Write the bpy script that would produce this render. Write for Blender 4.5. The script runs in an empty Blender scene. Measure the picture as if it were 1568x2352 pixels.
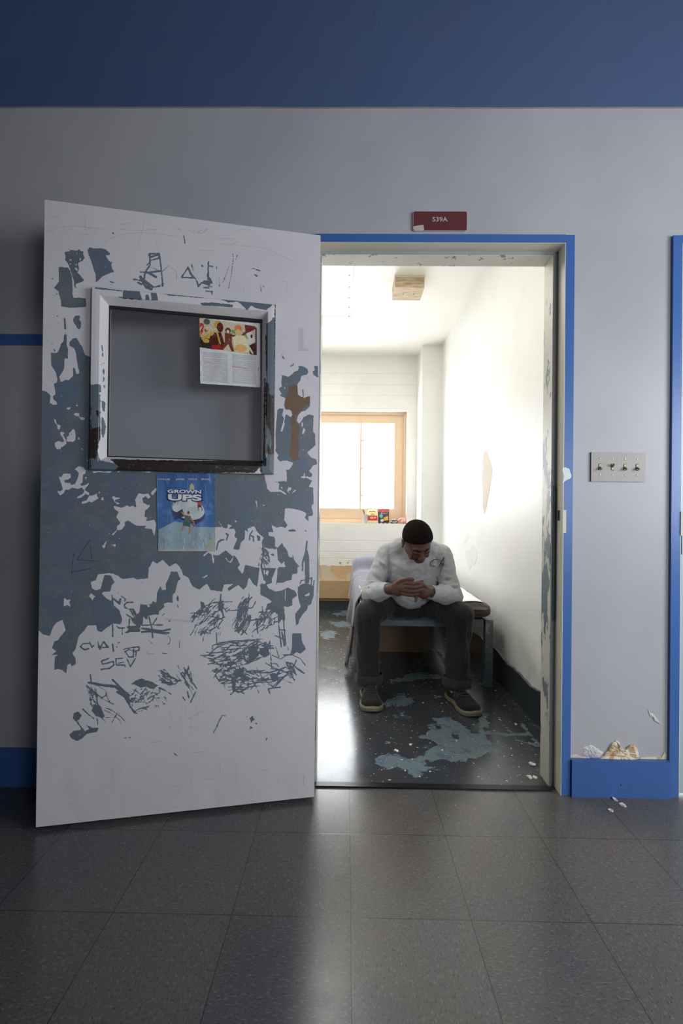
import bpy, bmesh, math, random
import numpy as np
from mathutils import Vector, Matrix, noise
from mathutils.geometry import tessellate_polygon
random.seed(7)
scn = bpy.context.scene
COL = scn.collection
PI = math.pi

# ------------------------------------------------------------------ camera
F_PX, YAW, PITCH, ROLL, CH, CD = 1047.2, 0.0122, 0.0050, 0.0110, 1.0259, 1.7051
_cy, _sy, _cp, _sp, _cr, _sr = math.cos(YAW), math.sin(YAW), math.cos(PITCH), math.sin(PITCH), math.cos(ROLL), math.sin(ROLL)
FW = np.array([-_sy*_cp, _cy*_cp, _sp])
_r = np.array([_cy, _sy, 0.0]); _u = np.cross(_r, FW)
RT = _cr*_r + _sr*_u; UP = -_sr*_r + _cr*_u
CP = np.array([0.0, -CD, CH])
cam_d = bpy.data.cameras.new('camera'); cam = bpy.data.objects.new('camera', cam_d); COL.objects.link(cam)
cam_d.sensor_fit = 'VERTICAL'; cam_d.sensor_height = 36.0; cam_d.lens = F_PX/2352*36.0
cam_d.clip_start = 0.02
cam.matrix_world = Matrix(((RT[0], UP[0], -FW[0], CP[0]), (RT[1], UP[1], -FW[1], CP[1]), (RT[2], UP[2], -FW[2], CP[2]), (0, 0, 0, 1)))
scn.camera = cam

def ray(x, y): return FW + RT*(x-784)/F_PX - UP*(y-1176)/F_PX
def on_y(x, y, v): w = ray(x, y); return CP + w*((v-CP[1])/w[1])
def on_x(x, y, v): w = ray(x, y); return CP + w*((v-CP[0])/w[0])
def on_z(x, y, v): w = ray(x, y); return CP + w*((v-CP[2])/w[2])
def to_px(P):            # (N,3) -> (N,2) measured-photo coordinates, used only to look up traced outlines
    v = np.asarray(P, float)-CP; z = v@FW
    return np.stack([784+F_PX*(v@RT)/z, 1176-F_PX*(v@UP)/z], -1)

# ------------------------------------------------------------------ colours and materials
def lin(c):
    out = []
    for v in c[:3]:
        v /= 255.0
        out.append(v/12.92 if v <= .04045 else ((v+.055)/1.055)**2.4)
    return tuple(out)+(1.0,)
class NT:
    def __init__(s, name):
        s.m = bpy.data.materials.new(name); s.m.use_nodes = True
        s.t = s.m.node_tree; s.b = s.t.nodes['Principled BSDF']; s.out = s.t.nodes['Material Output']
    def n(s, typ, **kw):
        nd = s.t.nodes.new(typ)
        for k, v in kw.items():
            if k in nd.inputs.keys(): 
                s.set(nd.inputs[k], v)
            else: setattr(nd, k, v)
        return nd
    def set(s, inp, v):
        if hasattr(v, 'is_linked') or hasattr(v, 'links'): s.t.links.new(v, inp)
        else: inp.default_value = v
    def math(s, op, a, b=0.0, c=None, clamp=False):
        nd = s.t.nodes.new('ShaderNodeMath'); nd.operation = op; nd.use_clamp = clamp
        s.set(nd.inputs[0], a); s.set(nd.inputs[1], b)
        if c is not None: s.set(nd.inputs[2], c)
        return nd.outputs[0]
    def mix(s, f, a, b, mode='MIX'):
        nd = s.t.nodes.new('ShaderNodeMix'); nd.data_type = 'RGBA'; nd.blend_type = mode
        s.set(nd.inputs[0], f); s.set(nd.inputs[6], a); s.set(nd.inputs[7], b)
        return nd.outputs[2]
    def ramp(s, f, lo, hi):      # smooth step of f between lo and hi
        nd = s.t.nodes.new('ShaderNodeMapRange'); nd.interpolation_type = 'SMOOTHSTEP'
        s.set(nd.inputs[0], f); nd.inputs[1].default_value = lo; nd.inputs[2].default_value = hi
        return nd.outputs[0]
    def pos(s):
        if not hasattr(s, '_p'): s._p = s.t.nodes.new('ShaderNodeNewGeometry').outputs['Position']
        return s._p
    def obj(s):
        if not hasattr(s, '_o'): s._o = s.t.nodes.new('ShaderNodeTexCoord').outputs['Object']
        return s._o
    def noise(s, scale, detail=3, rough=.55, vec=None, stretch=None, w=None):
        v = vec if vec is not None else s.pos()
        if stretch:
            mp = s.t.nodes.new('ShaderNodeMapping'); mp.inputs['Scale'].default_value = stretch
            s.t.links.new(v, mp.inputs[0]); v = mp.outputs[0]
        nd = s.t.nodes.new('ShaderNodeTexNoise'); nd.inputs['Scale'].default_value = scale
        nd.inputs['Detail'].default_value = detail; nd.inputs['Roughness'].default_value = rough
        s.t.links.new(v, nd.inputs['Vector'])
        return nd.outputs[0]
    def sep(s, v=None):
        nd = s.t.nodes.new('ShaderNodeSeparateXYZ'); s.t.links.new(v if v is not None else s.pos(), nd.inputs[0]); return nd.outputs
    def attr(s, name):
        nd = s.t.nodes.new('ShaderNodeAttribute'); nd.attribute_name = name; return nd
    def bump(s, h, strength=.2, dist=.002):
        nd = s.t.nodes.new('ShaderNodeBump'); nd.inputs['Strength'].default_value = strength
        nd.inputs['Distance'].default_value = dist; s.set(nd.inputs['Height'], h)
        s.t.links.new(nd.outputs[0], s.b.inputs['Normal'])
    def base(s, c): s.set(s.b.inputs['Base Color'], c)
    def rough(s, v): s.set(s.b.inputs['Roughness'], v)

def simple(name, c, rough=.5, var=.06, scale=30, metal=0, bump=0, bscale=120, spec=.5, stretch=None):
    t = NT(name); c = lin(c)
    d = tuple(max(0, v*(1-var)) for v in c[:3])+(1,); e = tuple(min(1, v*(1+var)) for v in c[:3])+(1,)
    t.base(t.mix(t.noise(scale, 4, stretch=stretch), d, e)); t.rough(rough)
    t.b.inputs['Metallic'].default_value = metal; t.b.inputs['Specular IOR Level'].default_value = spec
    if bump: t.bump(t.noise(bscale, 3, stretch=stretch), bump, .003)
    return t.m

# ------------------------------------------------------------------ mesh helpers
def link_mesh(name, verts, faces, m, parent=None, smooth=False, mats=None):
    me = bpy.data.meshes.new(name); me.from_pydata([tuple(map(float, v)) for v in verts], [], faces); me.update()
    o = bpy.data.objects.new(name, me); COL.objects.link(o)
    for k in (mats or [m]): me.materials.append(k)
    if smooth:
        me.polygons.foreach_set('use_smooth', [True]*len(me.polygons))
    if parent is not None: adopt(o, parent)
    return o
def adopt(o, parent):
    o.parent = parent
    o.matrix_parent_inverse = Matrix.Identity(4)
    M = parent_world(parent).inverted()
    if o.type == 'MESH' and o.data.users == 1:
        o.data.transform(M)
    else:
        o.matrix_basis = M @ o.matrix_basis
def parent_world(o):
    M = o.matrix_basis.copy()
    while o.parent is not None:
        o = o.parent; M = o.matrix_basis @ M
    return M
def link_bm(name, bm, m, parent=None, smooth=False, bevel=0, mats=None, seg=2):
    if bevel:
        es = [e for e in bm.edges if len(e.link_faces) == 2 and e.calc_face_angle(0) > .6]
        bmesh.ops.bevel(bm, geom=es, offset=bevel, segments=seg, affect='EDGES', profile=.6, clamp_overlap=True)
    bmesh.ops.recalc_face_normals(bm, faces=bm.faces)
    me = bpy.data.meshes.new(name); bm.to_mesh(me); bm.free()
    if smooth:
        me.polygons.foreach_set('use_smooth', [True]*len(me.polygons))
    o = bpy.data.objects.new(name, me); COL.objects.link(o)
    for k in (mats or [m]): me.materials.append(k)
    if parent is not None: adopt(o, parent)
    return o
def box_into(bm, a, b, M=None):
    (x0, y0, z0), (x1, y1, z1) = a, b
    vs = [bm.verts.new(p) for p in ((x0,y0,z0),(x1,y0,z0),(x1,y1,z0),(x0,y1,z0),(x0,y0,z1),(x1,y0,z1),(x1,y1,z1),(x0,y1,z1))]
    if M is not None:
        for v in vs: v.co = M @ v.co
    for f in ((3,2,1,0),(4,5,6,7),(0,1,5,4),(1,2,6,5),(2,3,7,6),(3,0,4,7)): bm.faces.new([vs[i] for i in f])
    return vs
def box(name, a, b, m, parent=None, bevel=0, M=None):
    bm = bmesh.new(); box_into(bm, a, b, M); return link_bm(name, bm, m, parent, bevel=bevel)
def empty(name, loc=(0,0,0), rotz=0):
    o = bpy.data.objects.new(name, None); COL.objects.link(o); o.location = loc; o.rotation_euler = (0,0,rotz)
    o.empty_display_size = .05
    o.matrix_basis = Matrix.Translation(loc) @ Matrix.Rotation(rotz, 4, 'Z')
    return o
def tag(o, label, cat, group=None):
    o['label'] = label; o['category'] = cat
    if group: o['group'] = group
    return o
def struct(o, label=None, cat=None):
    o['kind'] = 'structure'
    if label: o['label'] = label
    if cat: o['category'] = cat
    return o
def tube_into(bm, pts, radii, n=10, cap=True, flat=1.0):
    pts = [Vector(p) for p in pts]
    if not hasattr(radii, '__len__'): radii = [radii]*len(pts)
    rings = []; up = None
    for i, p in enumerate(pts):
        t = (pts[min(i+1, len(pts)-1)]-pts[max(i-1, 0)])
        if t.length < 1e-9: t = Vector((0,0,1))
        t.normalize()
        if up is None:
            up = Vector((0,0,1)) if abs(t.z) < .9 else Vector((1,0,0))
        a = t.cross(up).normalized(); b = a.cross(t).normalized(); up = b
        rings.append([bm.verts.new(p+(a*math.cos(2*PI*k/n)+b*flat*math.sin(2*PI*k/n))*radii[i]) for k in range(n)])
    for r0, r1 in zip(rings, rings[1:]):
        for k in range(n): bm.faces.new((r0[k], r0[(k+1)%n], r1[(k+1)%n], r1[k]))
    if cap:
        bm.faces.new(list(reversed(rings[0]))); bm.faces.new(rings[-1])
def prism(name, poly, f, depth, m, parent=None, bevel=0):
    """outline poly (list of 2-tuples) -> f(p, d) gives the 3-D point at depth d"""
    bm = bmesh.new()
    lo = [bm.verts.new(f(p, 0)) for p in poly]; hi = [bm.verts.new(f(p, depth)) for p in poly]
    n = len(poly)
    for t in tessellate_polygon([[Vector((p[0], p[1], 0)) for p in poly]]):
        bm.faces.new([hi[i] for i in t]); bm.faces.new([lo[i] for i in reversed(t)])
    for i in range(n): bm.faces.new((lo[i], lo[(i+1)%n], hi[(i+1)%n], hi[i]))
    return link_bm(name, bm, m, parent, bevel=bevel)
def ragged(poly, amp, seed=0, step=None, closed=True):
    """subdivide an outline and jitter it so that it reads as torn paint"""
    rnd = random.Random(seed); out = []
    n = len(poly)
    for i in range(n):
        a = poly[i]; b = poly[(i+1) % n]
        L = math.hypot(b[0]-a[0], b[1]-a[1]); k = max(1, int(L/(step or amp*2.5)))
        for j in range(k):
            t = j/k
            out.append((a[0]+(b[0]-a[0])*t+rnd.uniform(-amp, amp), a[1]+(b[1]-a[1])*t+rnd.uniform(-amp, amp)))
    return out
# distance fields for worn paint --------------------------------------
class Field:
    """signed field on points P (N,2), positive = inside the worn shape, unit = photo pixel"""
    def __init__(s, P): s.P = P; s.f = np.full(len(P), -30.0)
    def _seg(s, idx, a, b):
        P = s.P[idx]; a = np.array(a, float); b = np.array(b, float); d = b-a; L = (d*d).sum()
        t = np.clip(((P-a)@d)/max(L, 1e-9), 0, 1)
        q = P-(a+t[:, None]*d); return np.sqrt((q*q).sum(1))
    def _sd(s, poly, pad):
        p = np.array(poly, float); lo = p.min(0)-pad; hi = p.max(0)+pad
        idx = np.nonzero(((s.P > lo) & (s.P < hi)).all(1))[0]
        if len(idx) == 0: return idx, None
        P = s.P[idx]; D = np.full(len(idx), 1e9); ins = np.zeros(len(idx), bool)
        for i in range(len(p)):
            a = p[i]; b = p[(i+1) % len(p)]
            D = np.minimum(D, s._seg(idx, a, b))
            c = (a[1] > P[:, 1]) != (b[1] > P[:, 1])
            with np.errstate(divide='ignore', invalid='ignore'):
                xx = (b[0]-a[0])*(P[:, 1]-a[1])/(b[1]-a[1])+a[0]
            ins ^= c & (P[:, 0] < xx)
        return idx, np.where(ins, D, -D)
    def add(s, poly, pad=12):
        i, d = s._sd(poly, pad)
        if d is not None: s.f[i] = np.maximum(s.f[i], d)
    def sub(s, poly, pad=12):
        i, d = s._sd(poly, pad)
        if d is not None: s.f[i] = np.minimum(s.f[i], -d)
    def stroke(s, pts, w=1.5, sub=False):
        p = np.array(pts, float)
        for a, b in zip(p, p[1:]):
            lo = np.minimum(a, b)-w-8; hi = np.maximum(a, b)+w+8
            i = np.nonzero(((s.P > lo) & (s.P < hi)).all(1))[0]
            if len(i) == 0: continue
            d = w-s._seg(i, a, b)
            s.f[i] = np.minimum(s.f[i], -d) if sub else np.maximum(s.f[i], d)
def C(ox, oy, k, *pts):     # outline points read in an enlarged detail at (ox,oy), k = enlargement
    return [(ox+pts[i]/k, oy+pts[i+1]/k) for i in range(0, len(pts), 2)]
# ================================================================== materials of the building
def wall_paint(name, c, bumpk=.25, dirt=None, rough=.45, var=.05, spec=.5):
    t = NT(name); c = lin(c)
    big = t.noise(1.3, 3); fine = t.noise(90, 3)
    d = tuple(v*(1-var) for v in c[:3])+(1,)
    col = t.mix(t.ramp(big, .35, .65), d, c)
    t.base(col); t.rough(rough); t.b.inputs['Specular IOR Level'].default_value = spec
    # roller stipple with a few raised drips and scars
    scar = t.ramp(t.noise(14, 2, stretch=(1, 1, .25)), .72, .76)
    h = t.math('ADD', t.math('MULTIPLY', fine, .5), t.math('MULTIPLY', scar, 1.2))
    t.bump(h, bumpk, .002)
    return t
WHITE = (231, 231, 228)
# corridor wall: grey lower part, navy band above an uneven hand-painted line, flaking foot
def corridor_wall_mat():
    t = NT('corridor_wall_paint')
    x, y, z = t.sep()
    wob = t.math('MULTIPLY', t.math('SUBTRACT', t.noise(2.2, 4), .5), .010)
    edge = t.math('ADD', z, wob)
    up = t.ramp(edge, 2.5555, 2.5575)
    line = t.math('MULTIPLY', t.ramp(edge, 2.549, 2.552), t.math('SUBTRACT', 1.0, up))
    g = t.mix(t.ramp(t.noise(1.7, 3), .3, .7), lin((166, 167, 174)), lin((176, 176, 182)))
    line_c = t.mix(t.noise(9, 2), lin((120, 105, 100)), lin((160, 152, 148)))
    g = t.mix(line, g, line_c)
    blue = t.mix(t.noise(3, 3), lin((70, 90, 128)), lin((76, 96, 136)))
    c = t.mix(up, g, blue)
    # patchy tan tint close to the baseboard, right of the doorway
    low = t.math('MULTIPLY', t.ramp(z, .26, .135), t.ramp(t.noise(16, 4), .52, .72))
    rightside = t.ramp(x, .8, .82)
    low = t.math('MULTIPLY', low, rightside)
    c = t.mix(t.math('MULTIPLY', low, .55), c, lin((196, 158, 108)))
    dusty = t.math('MULTIPLY', t.ramp(t.noise(5, 5), .45, .75), .05)
    c = t.mix(dusty, c, lin((120, 110, 105)))
    t.base(c); t.rough(.42); t.b.inputs['Specular IOR Level'].default_value = .4
    scar = t.ramp(t.noise(11, 2, stretch=(1.6, 1, .4)), .735, .76)
    drag = t.noise(60, 3, stretch=(1, 1, .12))
    h = t.math('ADD', t.math('MULTIPLY', t.noise(140, 3), .35), t.math('MULTIPLY', scar, 1.0))
    h = t.math('ADD', h, t.math('MULTIPLY', drag, .35))
    t.bump(h, .28, .002)
    return t.m
M_CORR = corridor_wall_mat()
M_CORR2 = wall_paint('corridor_far_paint', (118, 118, 126)).m
def cell_wall_mat(name, lines=False, smooth=.28):
    t = wall_paint(name, WHITE, .35, rough=smooth)
    x, y, z = t.sep()
    c = t.mix(t.ramp(t.noise(1.5, 3), .3, .7), lin((222, 222, 217)), lin(WHITE))
    # scuffed and dirty towards the floor edge
    d = t.math('MULTIPLY', t.ramp(z, .55, .15), t.ramp(t.noise(7, 5), .42, .75))
    c = t.mix(t.math('MULTIPLY', d, .35), c, lin((120, 112, 100)))
    c = t.mix(t.math('MULTIPLY', t.ramp(t.noise(4, 5), .60, .78), .10), c, lin((150, 150, 140)))
    if lines:
        tan = t.ramp(t.math('ADD', z, t.math('MULTIPLY', t.math('SUBTRACT', t.noise(18, 3), .5), .03)), .468, .462)
        tc = t.mix(t.ramp(t.noise(9, 3), .50, .56), lin((200, 170, 134)), lin((198, 188, 172)))
        c = t.mix(tan, c, tc)
        chips = t.math('MULTIPLY', t.math('MULTIPLY', t.ramp(z, .54, .50), t.ramp(z, .46, .47)), t.ramp(t.noise(22, 2), .62, .66))
        c = t.mix(chips, c, lin((196, 150, 100)))
        h = 0.0
        for zz in (.613, .738, .54, 2.33, 2.45, 2.57):
            g = t.ramp(t.math('ABSOLUTE', t.math('SUBTRACT', t.math('ADD', z, t.math('MULTIPLY', t.noise(5, 2), .008)), zz+.004)), .006, .0)
            h = t.math('ADD', h, g)
        c = t.mix(t.math('MULTIPLY', h, .10), c, lin((150, 148, 138)))
        hh = t.math('SUBTRACT', t.math('MULTIPLY', t.noise(60, 4, stretch=(.4, 1, 1)), .8), h)
        t.bump(hh, .45, .004)
    t.base(c)
    return t.m
M_CELL = cell_wall_mat('cell_wall_paint', smooth=.46)
M_CELLB = cell_wall_mat('cell_back_wall_paint', True, .4)
M_CEIL = wall_paint('cell_ceiling_paint', (238, 236, 230), .15, rough=.5).m
M_BLUE = simple('blue_gloss_trim', (62, 102, 166), .32, .07, 8, bump=.12, bscale=60)
M_BLUEB = simple('blue_baseboard_paint', (60, 98, 160), .38, .08, 6, bump=.15, bscale=50)
def jamb_mat():
    t = NT('jamb_paint_worn')
    x, y, z = t.sep()
    c = t.mix(t.noise(5, 4), lin((196, 192, 178)), lin((214, 210, 198)))
    w = t.math('ADD', t.noise(26, 5, .65, stretch=(1, 1, .28)), t.math('MULTIPLY', t.ramp(t.math('ABSOLUTE', t.math('SUBTRACT', z, .95)), .75, .1), .15))
    worn = t.ramp(w, .615, .63)
    c = t.mix(worn, c, t.mix(t.noise(30, 2), lin((96, 112, 118)), lin((120, 132, 136))))
    t.base(c); t.rough(.4); t.bump(t.math('SUBTRACT', t.noise(80, 2), worn), .3, .0015)
    return t.m
M_JAMB = jamb_mat()
M_JAMBC = simple('jamb_paint_clean', (204, 200, 186), .4, .07, 7, bump=.12)
M_STOP = simple('stop_face_grey_paint', (150, 154, 160), .4, .14, 18, bump=.15, stretch=(1, 1, .2))
M_SLATE = simple('slate_strip', (78, 94, 104), .4, .12, 20)
M_BLACK = simple('black_gap', (14, 13, 13), .7)
M_STEEL = simple('brushed_steel', (124, 120, 118), .5, .10, 60, metal=.6, stretch=(1, 1, .08), bump=.05)

# vinyl composition tile, 12 inch, grain turned from tile to tile
def tile_mat():
    t = NT('vinyl_floor_tile')
    T = .3048
    x, y, z = t.sep()
    u = t.math('DIVIDE', t.math('SUBTRACT', x, .0214), T); v = t.math('DIVIDE', t.math('ADD', y, .2350), T)
    fu = t.math('FRACT', u); fv = t.math('FRACT', v)
    iu = t.math('FLOOR', u); iv = t.math('FLOOR', v)
    par = t.math('ABSOLUTE', t.math('MODULO', t.math('ADD', iu, iv), 2.0))
    cmb = t.n('ShaderNodeCombineXYZ'); t.set(cmb.inputs[0], t.math('MULTIPLY', iu, 3.71)); t.set(cmb.inputs[1], t.math('MULTIPLY', iv, 7.13))
    wn = t.n('ShaderNodeTexWhiteNoise'); t.set(wn.inputs[0], cmb.outputs[0]); rnd = wn.outputs[0]
    na = t.noise(210, 3, .6, stretch=(1, .38, 1)); nb = t.noise(210, 3, .6, stretch=(.38, 1, 1))
    m = t.n('ShaderNodeMix'); t.set(m.inputs[0], par); t.set(m.inputs[2], na); t.set(m.inputs[3], nb); fl = m.outputs[0]
    na2 = t.noise(270, 2, .5, stretch=(1, .4, 1)); nb2 = t.noise(270, 2, .5, stretch=(.4, 1, 1))
    m2 = t.n('ShaderNodeMix'); t.set(m2.inputs[0], par); t.set(m2.inputs[2], na2); t.set(m2.inputs[3], nb2); f2 = m2.outputs[0]
    c = t.mix(rnd, lin((70, 71, 75)), lin((81, 81, 84)))
    c = t.mix(t.ramp(t.noise(1.6, 3), .3, .7), c, lin((88, 83, 78)))
    c = t.mix(t.math('MULTIPLY', t.ramp(fl, .56, .64), .45), c, lin((118, 119, 123)))
    c = t.mix(t.math('MULTIPLY', t.ramp(f2, .42, .33), .7), c, lin((46, 46, 51)))
    # joints
    du = t.math('MINIMUM', fu, t.math('SUBTRACT', 1.0, fu)); dv = t.math('MINIMUM', fv, t.math('SUBTRACT', 1.0, fv))
    j = t.ramp(t.math('MINIMUM', du, dv), .0048, .0020)
    c = t.mix(t.math('MULTIPLY', j, .85), c, lin((34, 33, 33)))
    near = t.ramp(y, -.18, -.01)
    c = t.mix(t.math('MULTIPLY', t.math('MULTIPLY', near, t.ramp(t.noise(9, 4), .4, .7)), .35), c, lin((70, 64, 56)))
    specks = t.ramp(t.noise(55, 2, .5), .755, .77)
    c = t.mix(t.math('MULTIPLY', specks, t.ramp(y, -.7, -.1)), c, lin((205, 203, 198)))
    t.base(c)
    t.rough(t.math('ADD', .16, t.math('MULTIPLY', t.noise(18, 4), .14)))
    t.b.inputs['Specular IOR Level'].default_value = .6
    t.bump(t.math('SUBTRACT', t.math('MULTIPLY', t.noise(40, 3), .5), j), .08, .002)
    return t.m
M_TILE = tile_mat()

# ================================================================== corridor shell
XL, XR, YB, HC = -4.2, 2.75, -3.05, 3.15
CX0, CX1, CY0, CY1, CZ = -1.15, .957, .12, 3.28, 2.765
def slab(name, parts, m, **kw):
    bm = bmesh.new()
    for a, b in parts: box_into(bm, a, b)
    return link_bm(name, bm, m, **kw)
fl = struct(slab('floor', [((XL-.1, YB-.1, -.08), (XR+.1, .022, 0))], M_TILE), 'grey flecked vinyl tile floor of the corridor')
# doorway cut-outs: own door x -.128...796 up to 2.04 ; neighbour door x 1.229...2.15
wf = struct(slab('wall_front', [((XL, 0, 0), (-.135, .06, HC)), ((.803, 0, 0), (1.222, .06, HC)), ((-.135, 0, 2.047), (.803, .06, HC)),
      ((1.222, 0, 2.047), (2.16, .06, HC)), ((2.16, 0, 0), (XR, .06, HC))], M_CORR), 'grey corridor wall with navy band above')
struct(slab('wall_left', [((XL-.1, YB, 0), (XL, 0, HC))], M_CORR2))
VX0, VX1, VZ0, VZ1 = 1.05, 2.15, .88, 1.72
struct(slab('wall_behind', [((XL-.1, YB-.1, 0), (VX0, YB, HC)), ((VX1, YB-.1, 0), (XR+.1, YB, HC)), ((VX0, YB-.1, 0), (VX1, YB, VZ0)), ((VX0, YB-.1, VZ1), (VX1, YB, HC))], M_CORR2))
struct(slab('window_3', [((VX0, YB-.07, VZ0), (VX0+.05, YB-.02, VZ1)), ((VX1-.05, YB-.07, VZ0), (VX1, YB-.02, VZ1)), ((VX0, YB-.07, VZ0), (VX1, YB-.02, VZ0+.05)), ((VX0, YB-.07, VZ1-.05), (VX1, YB-.02, VZ1))], M_JAMBC))
# right end of the corridor has the daylight window
WY0, WY1, WZ0, WZ1 = -2.4, -.72, .90, 2.08
struct(slab('wall_right', [((XR, YB, 0), (XR+.1, WY0, HC)), ((XR, WY1, 0), (XR+.1, .06, HC)), ((XR, WY0, 0), (XR+.1, WY1, WZ0)), ((XR, WY0, WZ1), (XR+.1, WY1, HC))], M_CORR2))
struct(slab('ceiling', [((XL-.1, YB-.1, HC), (XR+.1, .06, HC+.1))], M_CORR2))
w2 = struct(slab('window_2', [((XR+.02, WY0, WZ0), (XR+.07, WY0+.05, WZ1)), ((XR+.02, WY1-.05, WZ0), (XR+.07, WY1, WZ1)), ((XR+.02, WY0, WZ0), (XR+.07, WY1, WZ0+.05)),
      ((XR+.02, WY0, WZ1-.05), (XR+.07, WY1, WZ1)), ((XR+.02, (WY0+WY1)/2-.02, WZ0), (XR+.07, (WY0+WY1)/2+.02, WZ1))], M_JAMBC))

# ================================================================== cell shell
WX0 = -.62                                                   # window opening, in the back wall
wx1 = on_y(935, 1050, CY1)[0]; wz0 = on_y(900, 1203, CY1)[2]; wz1 = on_y(900, 942, CY1)[2]
struct(slab('wall_near', [((CX0-.1, .06, 0), (-.128, CY0, CZ)), ((.796, .06, 0), (CX1+.1, CY0, CZ)), ((-.128, .06, 2.045), (.796, CY0, CZ))], M_CELL), 'inner side of the doorway wall in the cell')
struct(slab('wall_left.001', [((CX0-.1, .06, 0), (CX0, CY1+.1, CZ))], M_CELL))
wr = struct(slab('wall_right.001', [((CX1, .06, 0), (CX1+.1, CY1+.1, CZ))], M_CELL), 'white painted side wall of the cell on the right')
wb = struct(slab('wall_back', [((CX0-.1, CY1, 0), (WX0, CY1+.26, CZ)), ((wx1, CY1, 0), (CX1+.1, CY1+.26, CZ)), ((WX0, CY1, 0), (wx1, CY1+.26, wz0)), ((WX0, CY1, wz1), (wx1, CY1+.26, CZ))], M_CELLB), 'white back wall of the cell with the window')
struct(slab('ceiling.001', [((CX0-.1, .06, CZ), (CX1+.1, CY1+.26, CZ+.1))], M_CEIL), 'white cell ceiling')
px0 = on_y(968, 1000, 2.95)[0]
struct(slab('wall_pilaster', [((px0, 2.95, 0), (CX1, CY1, CZ))], M_CELL, bevel=.004), 'narrow white pier in the right corner beside the window')
# tan painted kerb along the back wall
M_TAN = simple('tan_wall_paint', (190, 160, 122), .35, .08, 6, bump=.1)
cb = bmesh.new(); box_into(cb, (CX0, 3.16, .13), (px0, CY1, .315)); 
kb = struct(link_bm('trim_3', cb, M_TAN, bevel=.012, seg=3), 'tan painted kerb along the foot of the cell back wall')
struct(box('trim_4', (CX0, 3.175, .10), (px0, CY1, .14), simple('dark_tan_board', (150, 118, 82), .5)), 'darker tan strip under the kerb')  # lower strip in its own darker tan, set slightly back from the kerb
def dark_base_mat():
    t = NT('dark_base_paint'); t.base(t.mix(t.noise(12, 4), lin((44, 50, 56)), lin((58, 64, 70)))); t.rough(.32)
    t.bump(t.noise(60, 3), .2, .003); return t.m
M_DBASE = dark_base_mat()
struct(box('baseboard_back', (CX0, 3.185, 0), (CX1, 3.30, .102), M_DBASE), 'dark painted base along the cell back wall')
# dark base on the right cell wall with a hand-brushed upper edge
bmb = bmesh.new(); rnd = random.Random(3); prev = None; yy = CY0
while yy < 3.17:
    top = .172+.010*math.sin(yy*6.1)+.006*math.sin(yy*17)+rnd.uniform(-.004, .004)
    cur = [bmb.verts.new((CX1, yy, 0)), bmb.verts.new((CX1-.012, yy, 0)), bmb.verts.new((CX1-.010, yy, top-.004)), bmb.verts.new((CX1, yy, top))]
    if prev:
        for i in range(3): bmb.faces.new((prev[i], prev[i+1], cur[i+1], cur[i]))
    prev = cur; yy += .035
struct(link_bm('baseboard_right', bmb, M_DBASE), 'dark base band along the right wall of the cell')

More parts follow.
